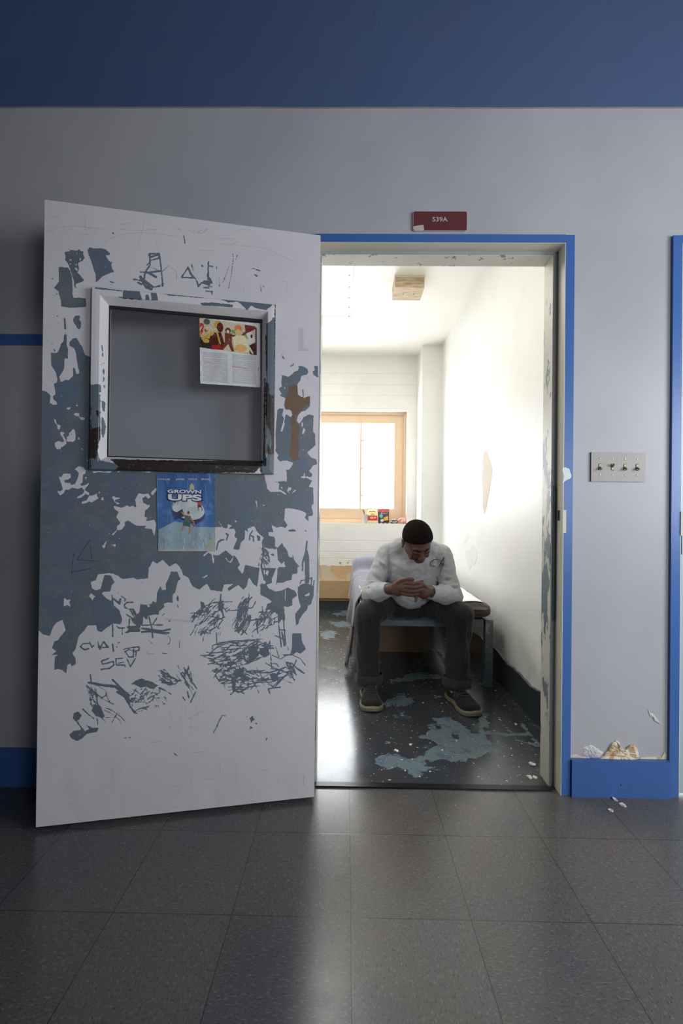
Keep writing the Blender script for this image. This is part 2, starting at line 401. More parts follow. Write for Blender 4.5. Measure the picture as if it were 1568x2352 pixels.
# cell floor: dark enamel with pale worn patches, a light seam and many chips
def cell_floor():
    nx, ny = 240, 560
    xs = np.linspace(CX0, CX1, nx); ys = np.linspace(.022, CY1, ny)
    X, Y = np.meshgrid(xs, ys); P = np.stack([X.ravel(), Y.ravel(), np.zeros(X.size)], -1)
    px = to_px(P); F = Field(px)
    k = 2.7034
    F.add(C(720,1600,k, 385,385,410,362,470,352,520,356,560,378,600,388,650,372,690,360,712,332,745,312,770,300,748,275,700,258,662,262,648,246,700,232,715,200,705,180,760,165,740,140,800,130,850,128,870,150,905,165,940,190,985,225,1040,235,1030,180,1020,110,1060,130,1085,165,1085,190,1050,190,1060,230,1100,280,1125,325,1095,345,1050,365,1010,385,960,380,950,405,905,395,850,405,805,385,760,400,720,398,695,392,690,430,735,430,800,465,765,460,712,445,700,468,665,470,690,480,630,510,580,480,590,455,540,450,520,430,480,452,420,440,390,415))
    F.sub(C(720,1600,k, 860,232,900,238,905,255,868,258)); F.sub(C(720,1600,k, 750,175,790,185,800,205,760,200))
    F.add(C(720,1600,k, 435,292,462,280,478,288,460,300)); F.add(C(720,1600,k, 535,105,552,102,560,115,545,120))
    F.add(C(780,1380,3.92, 385,940,430,900,500,870,520,845,580,840,600,870,650,880,665,900,640,925,600,945,560,940,520,945,470,940,430,955))
    F.add(C(780,1380,3.92, 440,740,470,705,560,690,640,650,800,655,900,665,960,690,900,700,760,705,640,720,520,735))
    F.add(C(780,1380,3.92, 860,870,900,862,960,868,900,880)); F.add(C(780,1380,3.92, 540,1010,565,1005,575,1025,550,1030))
    F.add(C(780,1380,3.92, 840,440,880,450,990,560,1040,620,1000,640,960,600,930,560,900,500))
    F.add(C(780,1380,3.92, 10,90,60,85,115,110,100,125,40,130)); F.add(C(780,1380,3.92, -60,190,60,185,120,205,110,235,30,235,-40,215))
    F.add(C(780,1380,3.92, 60,320,120,305,115,370,100,395,70,345)); F.add(C(720,1180,7.84, 330,1800,450,1770,600,1790,560,1820,420,1830))
    F.add(C(720,1180,7.84, 255,1940,400,1965,640,1940,715,1960,700,2000,540,2050,440,2040,330,1990))
    F.add(C(720,1180,7.84, 110,2140,240,2100,420,2120,440,2150,370,2180,390,2240,230,2260,120,2200)); F.add(C(720,1180,7.84, 610,2200,720,2190,700,2320,650,2330))
    F.stroke(C(720,1600,k, 1030,218,1120,228,1200,235,1320,236), 2.6); F.stroke(C(720,1600,k, 1160,150,1260,270,1400,305), 1.1)
    F.stroke(C(720,1600,k, 1290,165,1340,235,1400,300), 3)
    faces = []
    idx = np.arange(nx*ny).reshape(ny, nx)
    q = np.stack([idx[:-1, :-1], idx[:-1, 1:], idx[1:, 1:], idx[1:, :-1]], -1).reshape(-1, 4)
    t = NT('cell_floor_enamel')
    w = t.attr('worn').outputs['Fac']
    jit = t.math('MULTIPLY', t.math('SUBTRACT', t.noise(34, 6, .7, stretch=(.6, 1, 1)), .5), 26)
    m1 = t.ramp(t.math('ADD', w, jit), -.2, .3)
    blue = t.mix(t.ramp(t.noise(22, 5, .7), .52, .58), lin((94, 109, 116)), lin((62, 86, 108)))
    dk = t.mix(t.noise(6, 4), lin((50, 53, 58)), lin((64, 67, 71)))
    faint = t.math('MULTIPLY', t.ramp(t.noise(5, 5, .65), .58, .66), .35)
    dk = t.mix(faint, dk, lin((98, 116, 124)))
    c = t.mix(m1, dk, blue)
    chips = t.ramp(t.noise(48, 2, .5), .695, .71)
    chips2 = t.ramp(t.noise(110, 1, .5), .745, .76)
    ch = t.math('MAXIMUM', chips, chips2)
    c = t.mix(ch, c, lin((214, 208, 196)))
    drk = t.ramp(t.noise(37, 3, .6), .30, .28); c = t.mix(t.math('MULTIPLY', drk, .7), c, lin((22, 22, 24)))
    t.base(c)
    t.rough(t.math('ADD', .12, t.math('ADD', t.math('MULTIPLY', m1, .22), t.math('MULTIPLY', t.noise(14, 4), .16))))
    t.bump(t.math('ADD', t.math('MULTIPLY', t.noise(24, 4), .6), t.math('MULTIPLY', m1, -.5)), .10, .003)
    o = link_mesh('floor.001', P, q.tolist(), t.m)
    a = o.data.attributes.new('worn', 'FLOAT', 'POINT'); a.data.foreach_set('value', F.f.astype(np.float32))
    struct(o, 'dark glossy painted floor of the cell with pale worn patches')
cell_floor()
struct(box('floor.002', (CX0, .022, -.08), (CX1, CY1, -.004), M_DBASE))
# metal strip across the doorway
sb = bmesh.new(); box_into(sb, (-.108, .010, 0), (.777, .038, .006))
struct(link_bm('trim_5', sb, simple('threshold_strip', (40, 40, 42), .28, metal=.6), bevel=.002), 'thin dark metal threshold strip in the doorway')

# ================================================================== door frames
def frame(name, x0, x1, ztop, label, right_stop=True):
    r = empty(name, (x0, 0, 0)); struct(r, label)
    o = .0355
    bm = bmesh.new()
    box_into(bm, (x0-o, -.012, 0), (x0-.002, .004, ztop+.031)); box_into(bm, (x1+.002, -.012, 0), (x1+o, .004, ztop+.031)); box_into(bm, (x0-.002, -.012, ztop+.0012), (x1+.002, .004, ztop+.0325))
    link_bm('casing', bm, M_BLUE, r, bevel=.0025)
    bm = bmesh.new()
    box_into(bm, (x0-.0022, -.0124, 0), (x0, CY0, ztop+.0022)); box_into(bm, (x1, -.0124, 0), (x1+.0022, CY0, ztop+.0022)); box_into(bm, (x0, -.0124, ztop), (x1, CY0, ztop+.0014))
    link_bm('jamb', bm, M_JAMBC, r)
    bm = bmesh.new()
    for a in (x0, x1-.019): box_into(bm, (a, .0445, 0), (a+.019, CY0+.002, ztop))
    box_into(bm, (x0+.019, .0445, ztop-.014), (x1-.019, CY0+.002, ztop))
    link_bm('door_stop', bm, M_JAMB, r, bevel=.002)
    bm = bmesh.new()
    for a in (x0, x1-.0175): box_into(bm, (a, .043, 0), (a+.0175, .0448, ztop))
    box_into(bm, (x0+.0175, .043, ztop-.012), (x1-.0175, .0448, ztop))
    link_bm('stop_face', bm, M_STOP, r)
    return r
JL, JR = -.127, .7965
f1 = frame('trim_1', JL, JR, 2.0385, 'blue door frame around the open doorway')
box('lock_strip', (JR-.0125, .0385, on_y(1270,1425,.04)[2]), (JR-.002, .043, on_y(1270,1115,.04)[2]), M_SLATE, f1, bevel=.004)['label'] = 'dark slate strip on the door stop'
zs0, zs1 = on_y(1284,1196,0)[2], on_y(1284,1172,0)[2]
box('strike_hole', (JR-.0006, .012, zs0), (JR+.001, .030, zs1), M_BLACK, f1)
box('strike_plate', (JR-.0003, -.0125, zs0-.045), (JR+.012, .006, zs1+.001), M_JAMBC, f1, bevel=.001)
M_CHIP = simple('white_paint_chip', (214, 220, 226), .5, .04)
prism('paint_chip', ragged(C(1220,1080,6.53, 462,0,475,-45,500,-38,510,-50,530,-30,565,-25,580,30,600,80,590,115,560,135,520,150,495,170,468,198,475,150,490,90,480,60), .25, 2, 1.2), lambda p, d: on_y(p[0], p[1], -.0122)+np.array([0, -d, 0]), .0008, M_CHIP, f1)
f2 = frame('trim_2', 1.229, 2.15, 2.0385, 'blue door frame of the neighbouring door at the right edge')
# neighbouring door, closed
d2 = empty('door_2', (1.235, .01, 0)); struct(d2, 'closed pale grey door at the right edge')
box('door_panel', (1.2335, -.002, .01), (2.146, .0425, 2.035), simple('pale_grey_door_paint', (168, 186, 192), .35, .05, 5, bump=.1), d2, bevel=.002)
zz = [on_y(1562, y, 0)[2] for y in (1175, 1230, 1273)]
box('latch_plate', (1.226, -.015, zz[1]), (1.237, -.001, zz[0]), simple('worn_latch_paint', (190, 186, 172), .4, .2, 60), d2, bevel=.001)
box('latch_gap', (1.2285, -.006, zz[2]), (1.2375, -.0015, zz[1]), M_BLACK, d2)

# blue baseboards and the thin blue dado strip
struct(box('baseboard_left', (XL, -.022, 0), (-.163, 0, .135), M_BLUEB, bevel=.004), 'blue baseboard to the left of the door')
struct(box('baseboard_right.001', (.833, -.022, 0), (1.192, 0, .134), M_BLUEB, bevel=.004), 'blue baseboard under the light switch wall')
sc = bmesh.new(); bmesh.ops.create_uvsphere(sc, u_segments=12, v_segments=8, radius=.0035, matrix=Matrix.Translation(tuple(on_y(1427, 1803, -.022))))
link_bm('screw', sc, M_BLUEB, bpy.data.objects['baseboard_right.001'], smooth=True)
struct(box('trim_6', (XL, -.008, on_y(0,793,0)[2]), (-.955, 0, on_y(0,769,0)[2]), M_BLUEB, bevel=.002), 'thin blue dado strip behind the open door')

# torn plaster above the baseboard
def lump(name, cx, cz, pts, hs, m, parent, y0=0.0, seed=1):
    """low relief of curled paint: outline pts (photo px), height profile"""
    rnd = random.Random(seed); bm = bmesh.new()
    P = ragged(pts, 1.0, seed, 3.0); n = len(P)
    c = (sum(p[0] for p in P)/n, sum(p[1] for p in P)/n)
    rings = []
    for s, h in hs:
        rg = []
        for i, p in enumerate(P):
            q = (c[0]+(p[0]-c[0])*s, c[1]+(p[1]-c[1])*s)
            w = on_y(q[0], q[1], y0); rg.append(bm.verts.new((w[0], y0-h*rnd.uniform(.6, 1.3), w[2])))
        rings.append(rg)
    for a, b in zip(rings, rings[1:]):
        for i in range(n): bm.faces.new((a[i], a[(i+1) % n], b[(i+1) % n], b[i]))
    bm.faces.new(rings[-1])
    return link_bm(name, bm, m, parent)
M_PLAS = NT('torn_plaster'); 
M_PLAS.base(M_PLAS.mix(M_PLAS.ramp(M_PLAS.noise(28, 4), .50, .68), lin((218, 204, 178)), lin((188, 150, 104)))); M_PLAS.rough(.85); M_PLAS.bump(M_PLAS.noise(45, 4), .35, .01); M_PLAS = M_PLAS.m
k = 3.361
lump('torn_plaster', 0, 0, C(1180,1200,k, 655,1820,690,1790,720,1750,745,1705,780,1680,805,1690,800,1730,830,1750,860,1745,890,1715,930,1712,950,1750,965,1810,940,1835,860,1838,760,1828), [(1, .0), (.97, .006), (.8, .009), (.5, .003), (.3, .007)], M_PLAS, wf, seed=4)
M_PLW = simple('bulging_white_plaster', (198, 196, 194), .6, .05, 30, bump=.2, bscale=90)
lump('bulging_plaster', 0, 0, C(1180,1200,k, 520,1800,530,1740,590,1715,640,1740,690,1780,660,1815,600,1815), [(1, .0), (.8, .003), (.4, .005)], M_PLW, wf, seed=9)
lump('torn_plaster', 0, 0, C(1180,1200,k, 425,1795,470,1792,530,1812,640,1818,640,1830,428,1830), [(1, .0), (.9, .002)], M_PLAS, wf, seed=5)
lump('torn_plaster', 0, 0, C(1180,1200,k, 965,1812,1080,1808,1140,1810,1168,1760,1176,1830,1100,1834,965,1834), [(1, .0), (.9, .002)], M_PLAS, wf, seed=6)
lump('lifted_paint_scar', 0, 0, C(1180,1200,k, 1030,1440,1050,1470,1080,1480,1110,1530,1130,1560,1118,1558,1085,1535,1070,1500,1040,1490), [(1, .0), (.8, .0025)], M_PLW, wf, seed=7)
# bare patches on the right cell wall
def on_wall(poly, name, m, seed, amp=.5):
    return prism(name, ragged(poly, amp, seed, 2.2), lambda p, d: on_x(p[0], p[1], CX1)-np.array([d, 0, 0]), .0012, m, wr)
M_BARE = simple('bare_plaster', (202, 190, 176), .7, .10, 40, bump=.4, bscale=150)
on_wall(C(1010,900,3.92, 405,535,425,535,440,600,460,640,472,720,455,820,440,920,420,1040,400,1100,385,1040,388,900,380,820,380,720,392,690,380,640,390,570), 'bare_plaster_patch', M_BARE, 2)
M_GREYP = simple('grey_scuffed_patch', (214, 216, 212), .6, .06, 40)
on_wall(C(1010,900,3.92, 250,1255,262,1300,240,1350,215,1370,222,1310), 'scuffed_patch', M_GREYP, 3)
on_wall(C(1010,900,3.92, 235,1430,270,1420,290,1370,330,1420,335,1490,310,1565,290,1560,265,1605,245,1540,228,1470), 'scuffed_patch', M_GREYP, 4)

# ================================================================== cell window
w1 = empty('window_1', (0, CY1+.12, 1.5)); struct(w1, 'tan painted steel window in the cell back wall')
M_WF = simple('tan_window_paint', (216, 188, 158), .45, .06, 10, bump=.12)
FY = CY1+.11
def wx(x, y=1050): return on_y(x, y, FY)[0]
def wz(y, x=850): return on_y(x, y, FY)[2]
ox1 = wx1+.004; oz0 = wz0-.004; oz1 = wz1+.004; ox0 = WX0-.004
gx1, gz0, gz1 = wx(905.5), wz(1168), wz(971.5); gx0 = WX0+.14
b = .025
slab('window_backing', [((ox0+.01, FY+.03, oz0+.01), (ox0+.06, FY+.048, oz1-.01)), ((ox1-.06, FY+.03, oz0+.01), (ox1-.01, FY+.048, oz1-.01)), ((ox0+.01, FY+.03, oz1-.06), (ox1-.01, FY+.048, oz1-.01))], M_WF, parent=w1)
slab('window_frame', [((ox0, FY, oz0), (ox0+.035, FY+.05, oz1)), ((ox1-.033, FY, oz0), (ox1, FY+.05, oz1)), ((ox0+.034, FY+.0004, oz1-.033), (ox1-.032, FY+.05, oz1)), ((ox0+.034, FY+.0004, oz0), (ox1-.032, FY+.05, oz0+.05))], M_WF, parent=w1, bevel=.004)
slab('sash', [((ox0+.035, FY+.014, oz0+.05), (gx0, FY+.05, oz1-.033)), ((gx1, FY+.014, oz0+.05), (ox1-.033, FY+.05, oz1-.033)), ((gx0, FY+.014, gz1), (gx1, FY+.05, oz1-.033)), ((gx0, FY+.014, oz0+.05), (gx1, FY+.05, gz0))], M_WF, parent=w1, bevel=.003)
mx = wx(828)
slab('mullion', [((mx-.009, FY+.018, gz0), (mx+.009, FY+.045, gz1))], M_WF, parent=w1, bevel=.003)
for yy in (1011, 1074.5, 1138):  # stubs of horizontal bars; their fade into glare is built into the taper
    bm = bmesh.new(); zc = wz(yy); tube_into(bm, [(mx+.005, FY+.03, zc), (mx+.03, FY+.03, zc), (mx+.10, FY+.032, zc)], [.011, .007, .002], 8); link_bm('hinge_or_bar_stub', bm, M_WF, w1, smooth=True)
gm = NT('window_glass')
for l in list(gm.t.links): gm.t.links.remove(l)
tr = gm.n('ShaderNodeBsdfTransparent'); gl = gm.n('ShaderNodeBsdfGlossy'); gl.inputs['Roughness'].default_value = .03
mxs = gm.n('ShaderNodeMixShader'); mxs.inputs[0].default_value = .06
gm.t.links.new(tr.outputs[0], mxs.inputs[1]); gm.t.links.new(gl.outputs[0], mxs.inputs[2]); gm.t.links.new(mxs.outputs[0], gm.out.inputs[0])
M_GLASS = gm.m
slab('window_pane', [((gx0, FY+.036, gz0), (mx-.004, FY+.040, gz1))], M_GLASS, parent=w1)
slab('window_pane', [((mx+.004, FY+.036, gz0), (gx1, FY+.040, gz1))], M_GLASS, parent=w1)

# ================================================================== light
W = bpy.data.worlds.new('daylight'); scn.world = W; W.use_nodes = True
bg = W.node_tree.nodes['Background']; bg.inputs[0].default_value = (.93, .97, 1.0, 1); bg.inputs[1].default_value = 15.0
def portal(name, loc, rot, sx, sy):
    L = bpy.data.lights.new(name, 'AREA'); L.shape = 'RECTANGLE'; L.size = sx; L.size_y = sy
    o = bpy.data.objects.new(name, L); COL.objects.link(o); o.location = loc; o.rotation_euler = rot
    L.cycles.is_portal = True
portal('window_daylight', ((WX0+wx1)/2, FY+.07, (wz0+wz1)/2), (-PI/2, 0, 0), wx1-WX0+.05, wz1-wz0+.05)
portal('corridor_daylight', (XR+.09, (WY0+WY1)/2, (WZ0+WZ1)/2), (0, PI/2, 0), WZ1-WZ0+.05, WY1-WY0+.05)
portal('corridor_daylight', ((VX0+VX1)/2, YB-.09, (VZ0+VZ1)/2), (PI/2, 0, 0), VX1-VX0+.05, VZ1-VZ0+.05)
scn.view_settings.view_transform = 'Standard'; scn.view_settings.look = 'None'
scn.view_settings.gamma = 1.0; scn.view_settings.use_curve_mapping = False
scn.view_settings.exposure = 0.0
scn.cycles.max_bounces = 12; scn.cycles.diffuse_bounces = 8; scn.cycles.glossy_bounces = 4; scn.cycles.transparent_max_bounces = 8
scn.cycles.caustics_reflective = False; scn.cycles.caustics_refractive = False
scn.cycles.sample_clamp_indirect = 8.0
# ================================================================== the open door leaf
DA = np.array([-.983, -.255]); DB = np.array([-.106, -.071])      # free edge and hinge edge of the face
DW = float(np.linalg.norm(DB-DA)); DU = (DB-DA)/DW; DN = np.array([DU[1], -DU[0]])   # along the leaf, towards the corridor
DZ0, DH = .015, 2.013
def dpt(u, v, off=0.0): return np.array([DA[0]+DU[0]*u+DN[0]*off, DA[1]+DU[1]*u+DN[1]*off, DZ0+v])
def duv(x, y, off=0.0):
    w = ray(x, y); A3 = DA+DN*off
    q = CP+w*(((A3-CP[:2])@DN)/(w[:2]@DN)); return float((q[:2]-A3)@DU), float(q[2]-DZ0)
door = empty('door_1', tuple(dpt(DW, 0)), 0); struct(door, 'open cell door with flaking white paint over slate grey')

def scribble(F, poly, n, ang, spread, lw, length, seed, sub=False):
    rnd = random.Random(seed); p = np.array(poly, float)
    def inside(x, y):
        c = False
        for i in range(len(p)):
            a, b = p[i], p[(i+1) % len(p)]
            if (a[1] > y) != (b[1] > y) and x < (b[0]-a[0])*(y-a[1])/(b[1]-a[1])+a[0]: c = not c
        return c
    k = 0
    while k < n:
        x = rnd.uniform(p[:, 0].min(), p[:, 0].max()); y = rnd.uniform(p[:, 1].min(), p[:, 1].max())
        if not inside(x, y): continue
        k += 1
        a = math.radians(ang+rnd.gauss(0, spread)); L = length*rnd.uniform(.5, 1.3); bend = rnd.uniform(-.45, .45)
        pts = []
        for t in (-.5, -.25, 0, .25, .5):
            pts.append((x+math.cos(a)*L*t-math.sin(a)*bend*L*(t*t-.1), y+math.sin(a)*L*t+math.cos(a)*bend*L*(t*t-.1)))
        for s, e in zip(pts, pts[1:]):
            if rnd.random() < .9: F.stroke([s, e], lw*rnd.uniform(.45, 1.05), sub)

def door_fields(P):
    """slate = where the white coat is gone, rust = bare primer, pencil = thin scratches"""
    S, Rr, Pn = Field(P), Field(P), Field(P)
    A_, B_, C_, D_, E_, F_, G_, H_ = (90,560,6.533), (90,780,6.533), (90,1080,5.6), (480,1080,6.03), (620,800,7.84), (90,1300,4.612), (420,1280,4.9), (420,1440,4.9)
    c1, c2, c5, c6 = (80,440,3.92), (400,500,4.356), (80,1240,3.92), (400,1240,4.356)
    big = (C(*B_, -20,757,20,757,60,765,110,780,150,820,165,850,160,945,200,970,265,980,270,945,215,900,200,850,240,820,225,700,215,655,260,650,270,600,250,500,180,390,175,200,275,200,330,60,365,20,368,-50,375,-75,412,-75,410,60,430,130,430,290,385,280,370,440,300,560,325,640,400,600,440,610,480,570,510,545,505,450,520,415,540,450,560,520,600,510,570,350,550,200,520,130,450,90,460,30,500,-15,560,-25,610,60,640,100,670,190,690,235,770,260)
         + [(240, 840), (240, 1060), (606, 1060)]
         + C(*D_, 760,50,780,110,790,190,800,255,850,300,990,300,1200,420,1200,520,1050,530,1040,690,1080,760,1060,800,1000,780,940,795,860,760,890,860,820,860,830,910,900,920,915,970,910,1070,840,1090,770,1070,745,1000,750,930,700,890,660,840,620,775,530,810,550,880,500,830,490,960,440,1000,420,1100,380,1100,330,1090,390,950,350,920,370,850,340,810,260,810,320,770,260,745,250,810,180,790,80,790,0,790,-60,900,0,1150,60,1180,130,1175,230,1110,320,1190,350,1180,390,1230,430,1310,395,1350,460,1440)
         + C(*G_, 700,85,860,120,845,270,830,330,780,290,750,230,730,250,720,320,680,365,620,310,510,385,500,350,570,300,460,310,440,390,310,370,270,300,220,330,190,370,110,330,60,230,0,200)
         + C(*c5, 1325,290,1300,240,1270,210,1210,240,1150,180,1100,215,1060,190,1030,250)
         + C(*F_, 1160,20,1150,130,1030,145,990,125,880,140,830,100,740,75,620,90,600,150,545,170,560,240,600,260,650,240,690,95,760,100,800,170,770,200,750,270,680,275,660,290,720,350,760,370,775,320,790,420,850,470,880,570,860,620,780,610,720,650,660,700,620,690,600,630,510,630,480,680,420,740,380,890,350,920,380,970,390,1035,345,1065,330,1030,300,1050,285,1140,240,1100,190,1090,160,1100,165,960,190,945,120,945,180,905,135,870,160,800,190,790,280,680,245,570,180,600,150,640,110,740,40,725,-20,670))
    S.add(big)
    S.add(C(*E_, 500,320,545,320,580,320,670,370,690,430,660,480,560,500,540,590,490,650,500,830,580,890,610,910,715,860,720,1040,640,1120,560,1140,500,1215,480,1300,520,1360,570,1300,600,1240,700,1190,780,1210,775,1500,810,1550,815,1740,720,1830,670,1870,690,1910,740,1970,830,2000,845,2090,770,2110,700,2210,760,2270,740,2352)
        + C(*D_, 1430,100,1420,160,1380,230,1440,245,1445,400,1440,470,1415,500,1440,600,1430,630,1370,640,1380,715,1330,660,1345,600,1300,570,1220,540,1140,530,1000,520,900,500,840,430,950,470,1000,510,1040,450,1040,350,1050,330,1060,360,1085,360,1050,310,990,270,960,270,970,190,910,160,1040,150,1075,165,1070,60,1060,-10)
        + C(*E_, 295,2280,300,2200,280,2190,340,2190,400,2100,410,2060,300,2020,180,2030,120,1980,150,1920,100,1850,95,1500,130,1110,170,1080,245,1090,215,1200,250,1260,190,1500,215,1500,260,1370,250,1300,285,1180,370,1240,400,1200,370,1120,330,1090,280,1110,245,1020,275,900,180,850,205,820,150,720,215,690,200,600,215,480,330,510,400,460,430,425,500,400,520,350))
    S.add(C(*E_, 785,320,860,315,865,530,780,480,765,410,800,390)); S.add(C(*E_, 350,320,400,300,410,250,425,300,370,330)); S.add(C(*E_, 195,25,265,85,240,85,225,60)); S.add(C(*E_, 215,110,260,185,225,190))
    # ---- right hand hanging shapes
    S.add(C(*D_, 940,1080,1010,1005,1030,1050,1080,1110,1100,1190,1160,1220,1240,1330,1220,1340,1225,1430,1150,1440,1140,1520,950,1560,945,1360,1055,1340,1040,1260,1000,1310,950,1240))
    S.add(C(*G_, 1075,110,1150,110,1220,100,1290,150,1280,190,1225,175,1220,230,1130,285,1060,290,1045,320,1060,200)); S.add(C(*G_, 890,120,1050,120,1000,240,1000,290,940,310,960,350,900,340,930,280,900,240))
    S.sub(C(*G_, 905,140,925,150,915,215,900,180)); S.sub(C(*G_, 940,140,965,160,950,210,930,180))
    S.add(C(*G_, 880,320,920,300,960,350,1040,385,1110,375,1180,340,1260,380,1285,430,1230,470,1230,540,1180,560,1115,550,1115,640,1150,700,1140,720,1110,690,1090,740,1060,640,1000,590,930,590,950,520,1000,500,930,450,870,420,870,360))
    S.add(C(*G_, 1290,400,1290,340,1340,300,1400,290,1470,330,1470,430,1440,530,1410,540,1390,600,1350,640,1310,700,1300,750,1270,770,1260,640,1320,560,1300,470))
    S.add(C(*G_, 1370,300,1370,60,1355,10,1385,-80,1400,-80,1420,0,1420,290)); S.stroke(C(*G_, 1395,-180,1380,-60,1345,60,1345,150), 1.8)
    S.sub(C(*G_, 1375,420,1430,395,1420,430,1380,440)); S.sub(C(*G_, 1240,470,1280,480,1270,520,1240,500)); S.stroke(C(*G_, 1150,370,1150,480), .9, True)
    for q in ((1315,300,1330,260,1370,255),(1420,240,1450,230,1440,320),(1475,260,1465,340)): S.stroke(C(*G_, *q), 1.2)
    # ---- white islands left inside the slate
    for cr, pts in ((B_, (405,1045,420,1000,440,1020,475,1010,450,1055)), (B_, (550,985,565,970,580,990,570,1008)), (B_, (520,1120,545,1095,600,1105,605,1150,680,1170,685,1205,630,1205,580,1150,540,1145)),
        (B_, (215,1185,245,1200,265,1270,320,1290,300,1350,270,1335,275,1300,235,1250)), (B_, (315,1385,360,1385,385,1410,350,1415,380,1470,410,1560,345,1615,320,1600,325,1645,270,1650,235,1600,235,1550,290,1520,350,1540,375,1525,340,1450,320,1430)),
        (B_, (440,1400,475,1390,500,1340,530,1350,545,1440,540,1510,500,1540,480,1530,420,1535,410,1470,450,1430)), (B_, (590,1455,610,1500,575,1500)), (B_, (620,1625,665,1645,640,1655)), (B_, (705,1765,730,1810,720,1820)),
        (B_, (530,1945,590,1900,660,1915,700,1960,690,2010,650,2025,600,2010,570,1970)), (C_, (245,75,280,90,310,40,400,45,410,90,370,120,320,130,330,160,400,165,410,190,460,180,490,110,520,20,560,0,590,40,560,60,555,160,520,180,560,220,490,240,420,220,380,250,330,250,320,290,270,325,235,290,240,255,260,280,300,250,290,190)),
        (C_, (590,85,612,90,610,135,590,130)), (C_, (540,205,600,190,645,155,620,205,580,250,640,290,640,325,600,310,540,350,480,365,490,345,560,300,580,270)), (C_, (545,435,550,405,610,390,640,330,700,320,740,300,740,330,765,360,680,415,640,400,600,425)),
        (C_, (785,385,800,380,805,340,825,350,830,385)), (C_, (765,265,785,290,765,305)), (C_, (680,10,940,12,910,38,850,30,820,35,760,25,700,40)), (C_, (1000,12,1060,15,1010,30)), (C_, (1180,14,1500,18,1400,26)),
        (C_, (935,345,960,335,975,350,1050,355,1010,375,970,380,980,410,1035,425,1020,440,970,410)), (C_, (955,460,1060,480,1130,450,1160,470,1200,460,1250,480,1230,380,1280,295,1340,310,1400,300,1430,350,1400,370,1370,330,1325,360,1330,420,1400,450,1425,445,1390,500,1360,520,1350,600,1390,610,1370,655,1480,640,1500,700,1480,860,1450,760,1350,745,1380,715,1250,715,1140,650,1100,665,1100,710,1060,765,1000,770,1000,720,1045,680,990,600,1020,540,970,500)),
        (C_, (1440,310,1440,280,1500,230,1510,260,1460,320)), (C_, (930,830,1000,765,985,800,945,838)), (C_, (785,935,820,965,870,908,850,960,845,1005,820,1000)), (C_, (900,965,985,950,975,990,950,968)), (C_, (1020,880,1045,870,1040,885)),
        (F_, (260,345,275,340,290,360,332,355,318,385,330,435,295,410,262,430)), (F_, (525,320,545,285,595,325,575,340,565,368,545,340)), (F_, (495,310,508,330,500,335)), (F_, (530,250,540,255,535,270)),
        (D_, (1135,320,1195,265,1200,285,1150,325)), (D_, (1075,290,1100,235,1140,240,1130,280,1100,285,1120,340)), (D_, (985,240,1005,230,1030,270)), (D_, (350,705,375,695,385,715,360,720)), (D_, (940,340,965,325,955,345)), (E_, (250,690,265,690,270,735,255,730)),
        (E_, (605,1430,635,1470,600,1540,575,1545)), (E_, (560,1330,590,1340,585,1410,570,1405)), (E_, (555,1600,572,1600,568,1635)), (G_, (205,205,225,225,280,190,275,210,230,240)), (E_, (300,2030,410,2060,390,2120,340,2190,325,2080))):
        S.sub(C(*cr, *pts))
    for q in ((D_, (230,1215,255,1255,290,1275,320,1240,330,1195), 1.0), (D_, (40,1150,60,1280), 1.6), (D_, (1285,98,1360,92,1410,130), 1.3), (D_, (1318,45,1320,110), 1.2), (D_, (655,430,665,520), .8), (D_, (750,485,762,490), 1.4), (D_, (130,710,180,780), .8), (D_, (-10,1130,-70,1180), 2.0), (E_, (600,2310,720,2340), 1.2)):
        S.stroke(C(*q[0], *q[1]), q[2], True)
    # ---- letters and patches at the top left
    S.add(C(*A_, 725,100,750,50,800,65,840,70,930,65,1000,85,1060,140,1055,170,1020,170,985,155,1020,220,1070,290,1095,255,1080,310,1095,380,1125,420,1080,430,950,490,850,578,845,450,820,400,790,290,740,170))
    S.add(C(*A_, 290,350,320,345,380,355,430,355,460,400,490,500,500,680,500,760,515,810,620,805,700,820,705,945,640,955,540,955,460,960,330,940,325,850,280,710,220,660,270,600,295,560))
    S.add(C(*A_, 378,125,460,110,465,85,490,95,570,100,595,78,630,115,660,110,655,160,680,210,650,260,600,275,580,300,600,380,575,430,620,480,670,545,640,575,550,600,535,640,510,520,480,420,440,320,385,240,395,190))
    for q in ((435,165,460,130,465,150,445,168),(548,120,570,160,585,170,575,145),(605,200,630,230,615,255,605,230),(458,240,475,232,480,248,462,252),(540,305,560,300,560,335,545,325),(530,370,555,360,575,390,565,410),(455,300,475,295,478,312,462,312),(625,160,640,165,638,180)): S.sub(C(*A_, *q))
    S.add(C(*A_, 505,1135,540,1080,610,1075,615,1110,590,1130,625,1170,625,1250,600,1295,570,1270,540,1210,520,1190)); S.stroke(C(*A_, 380,1125,390,1275), 2.2)
    S.stroke(C(*A_, 530,600,545,660), 1.4)
    for q in ((268,965),(268,1082),(388,1340),(190,1495),(275,1195),(260,750)): S.stroke(C(*A_, q[0], q[1], q[0]+6, q[1]+6), 1.1)
    S.stroke(C(*B_, 220,145,235,180), 1.3)
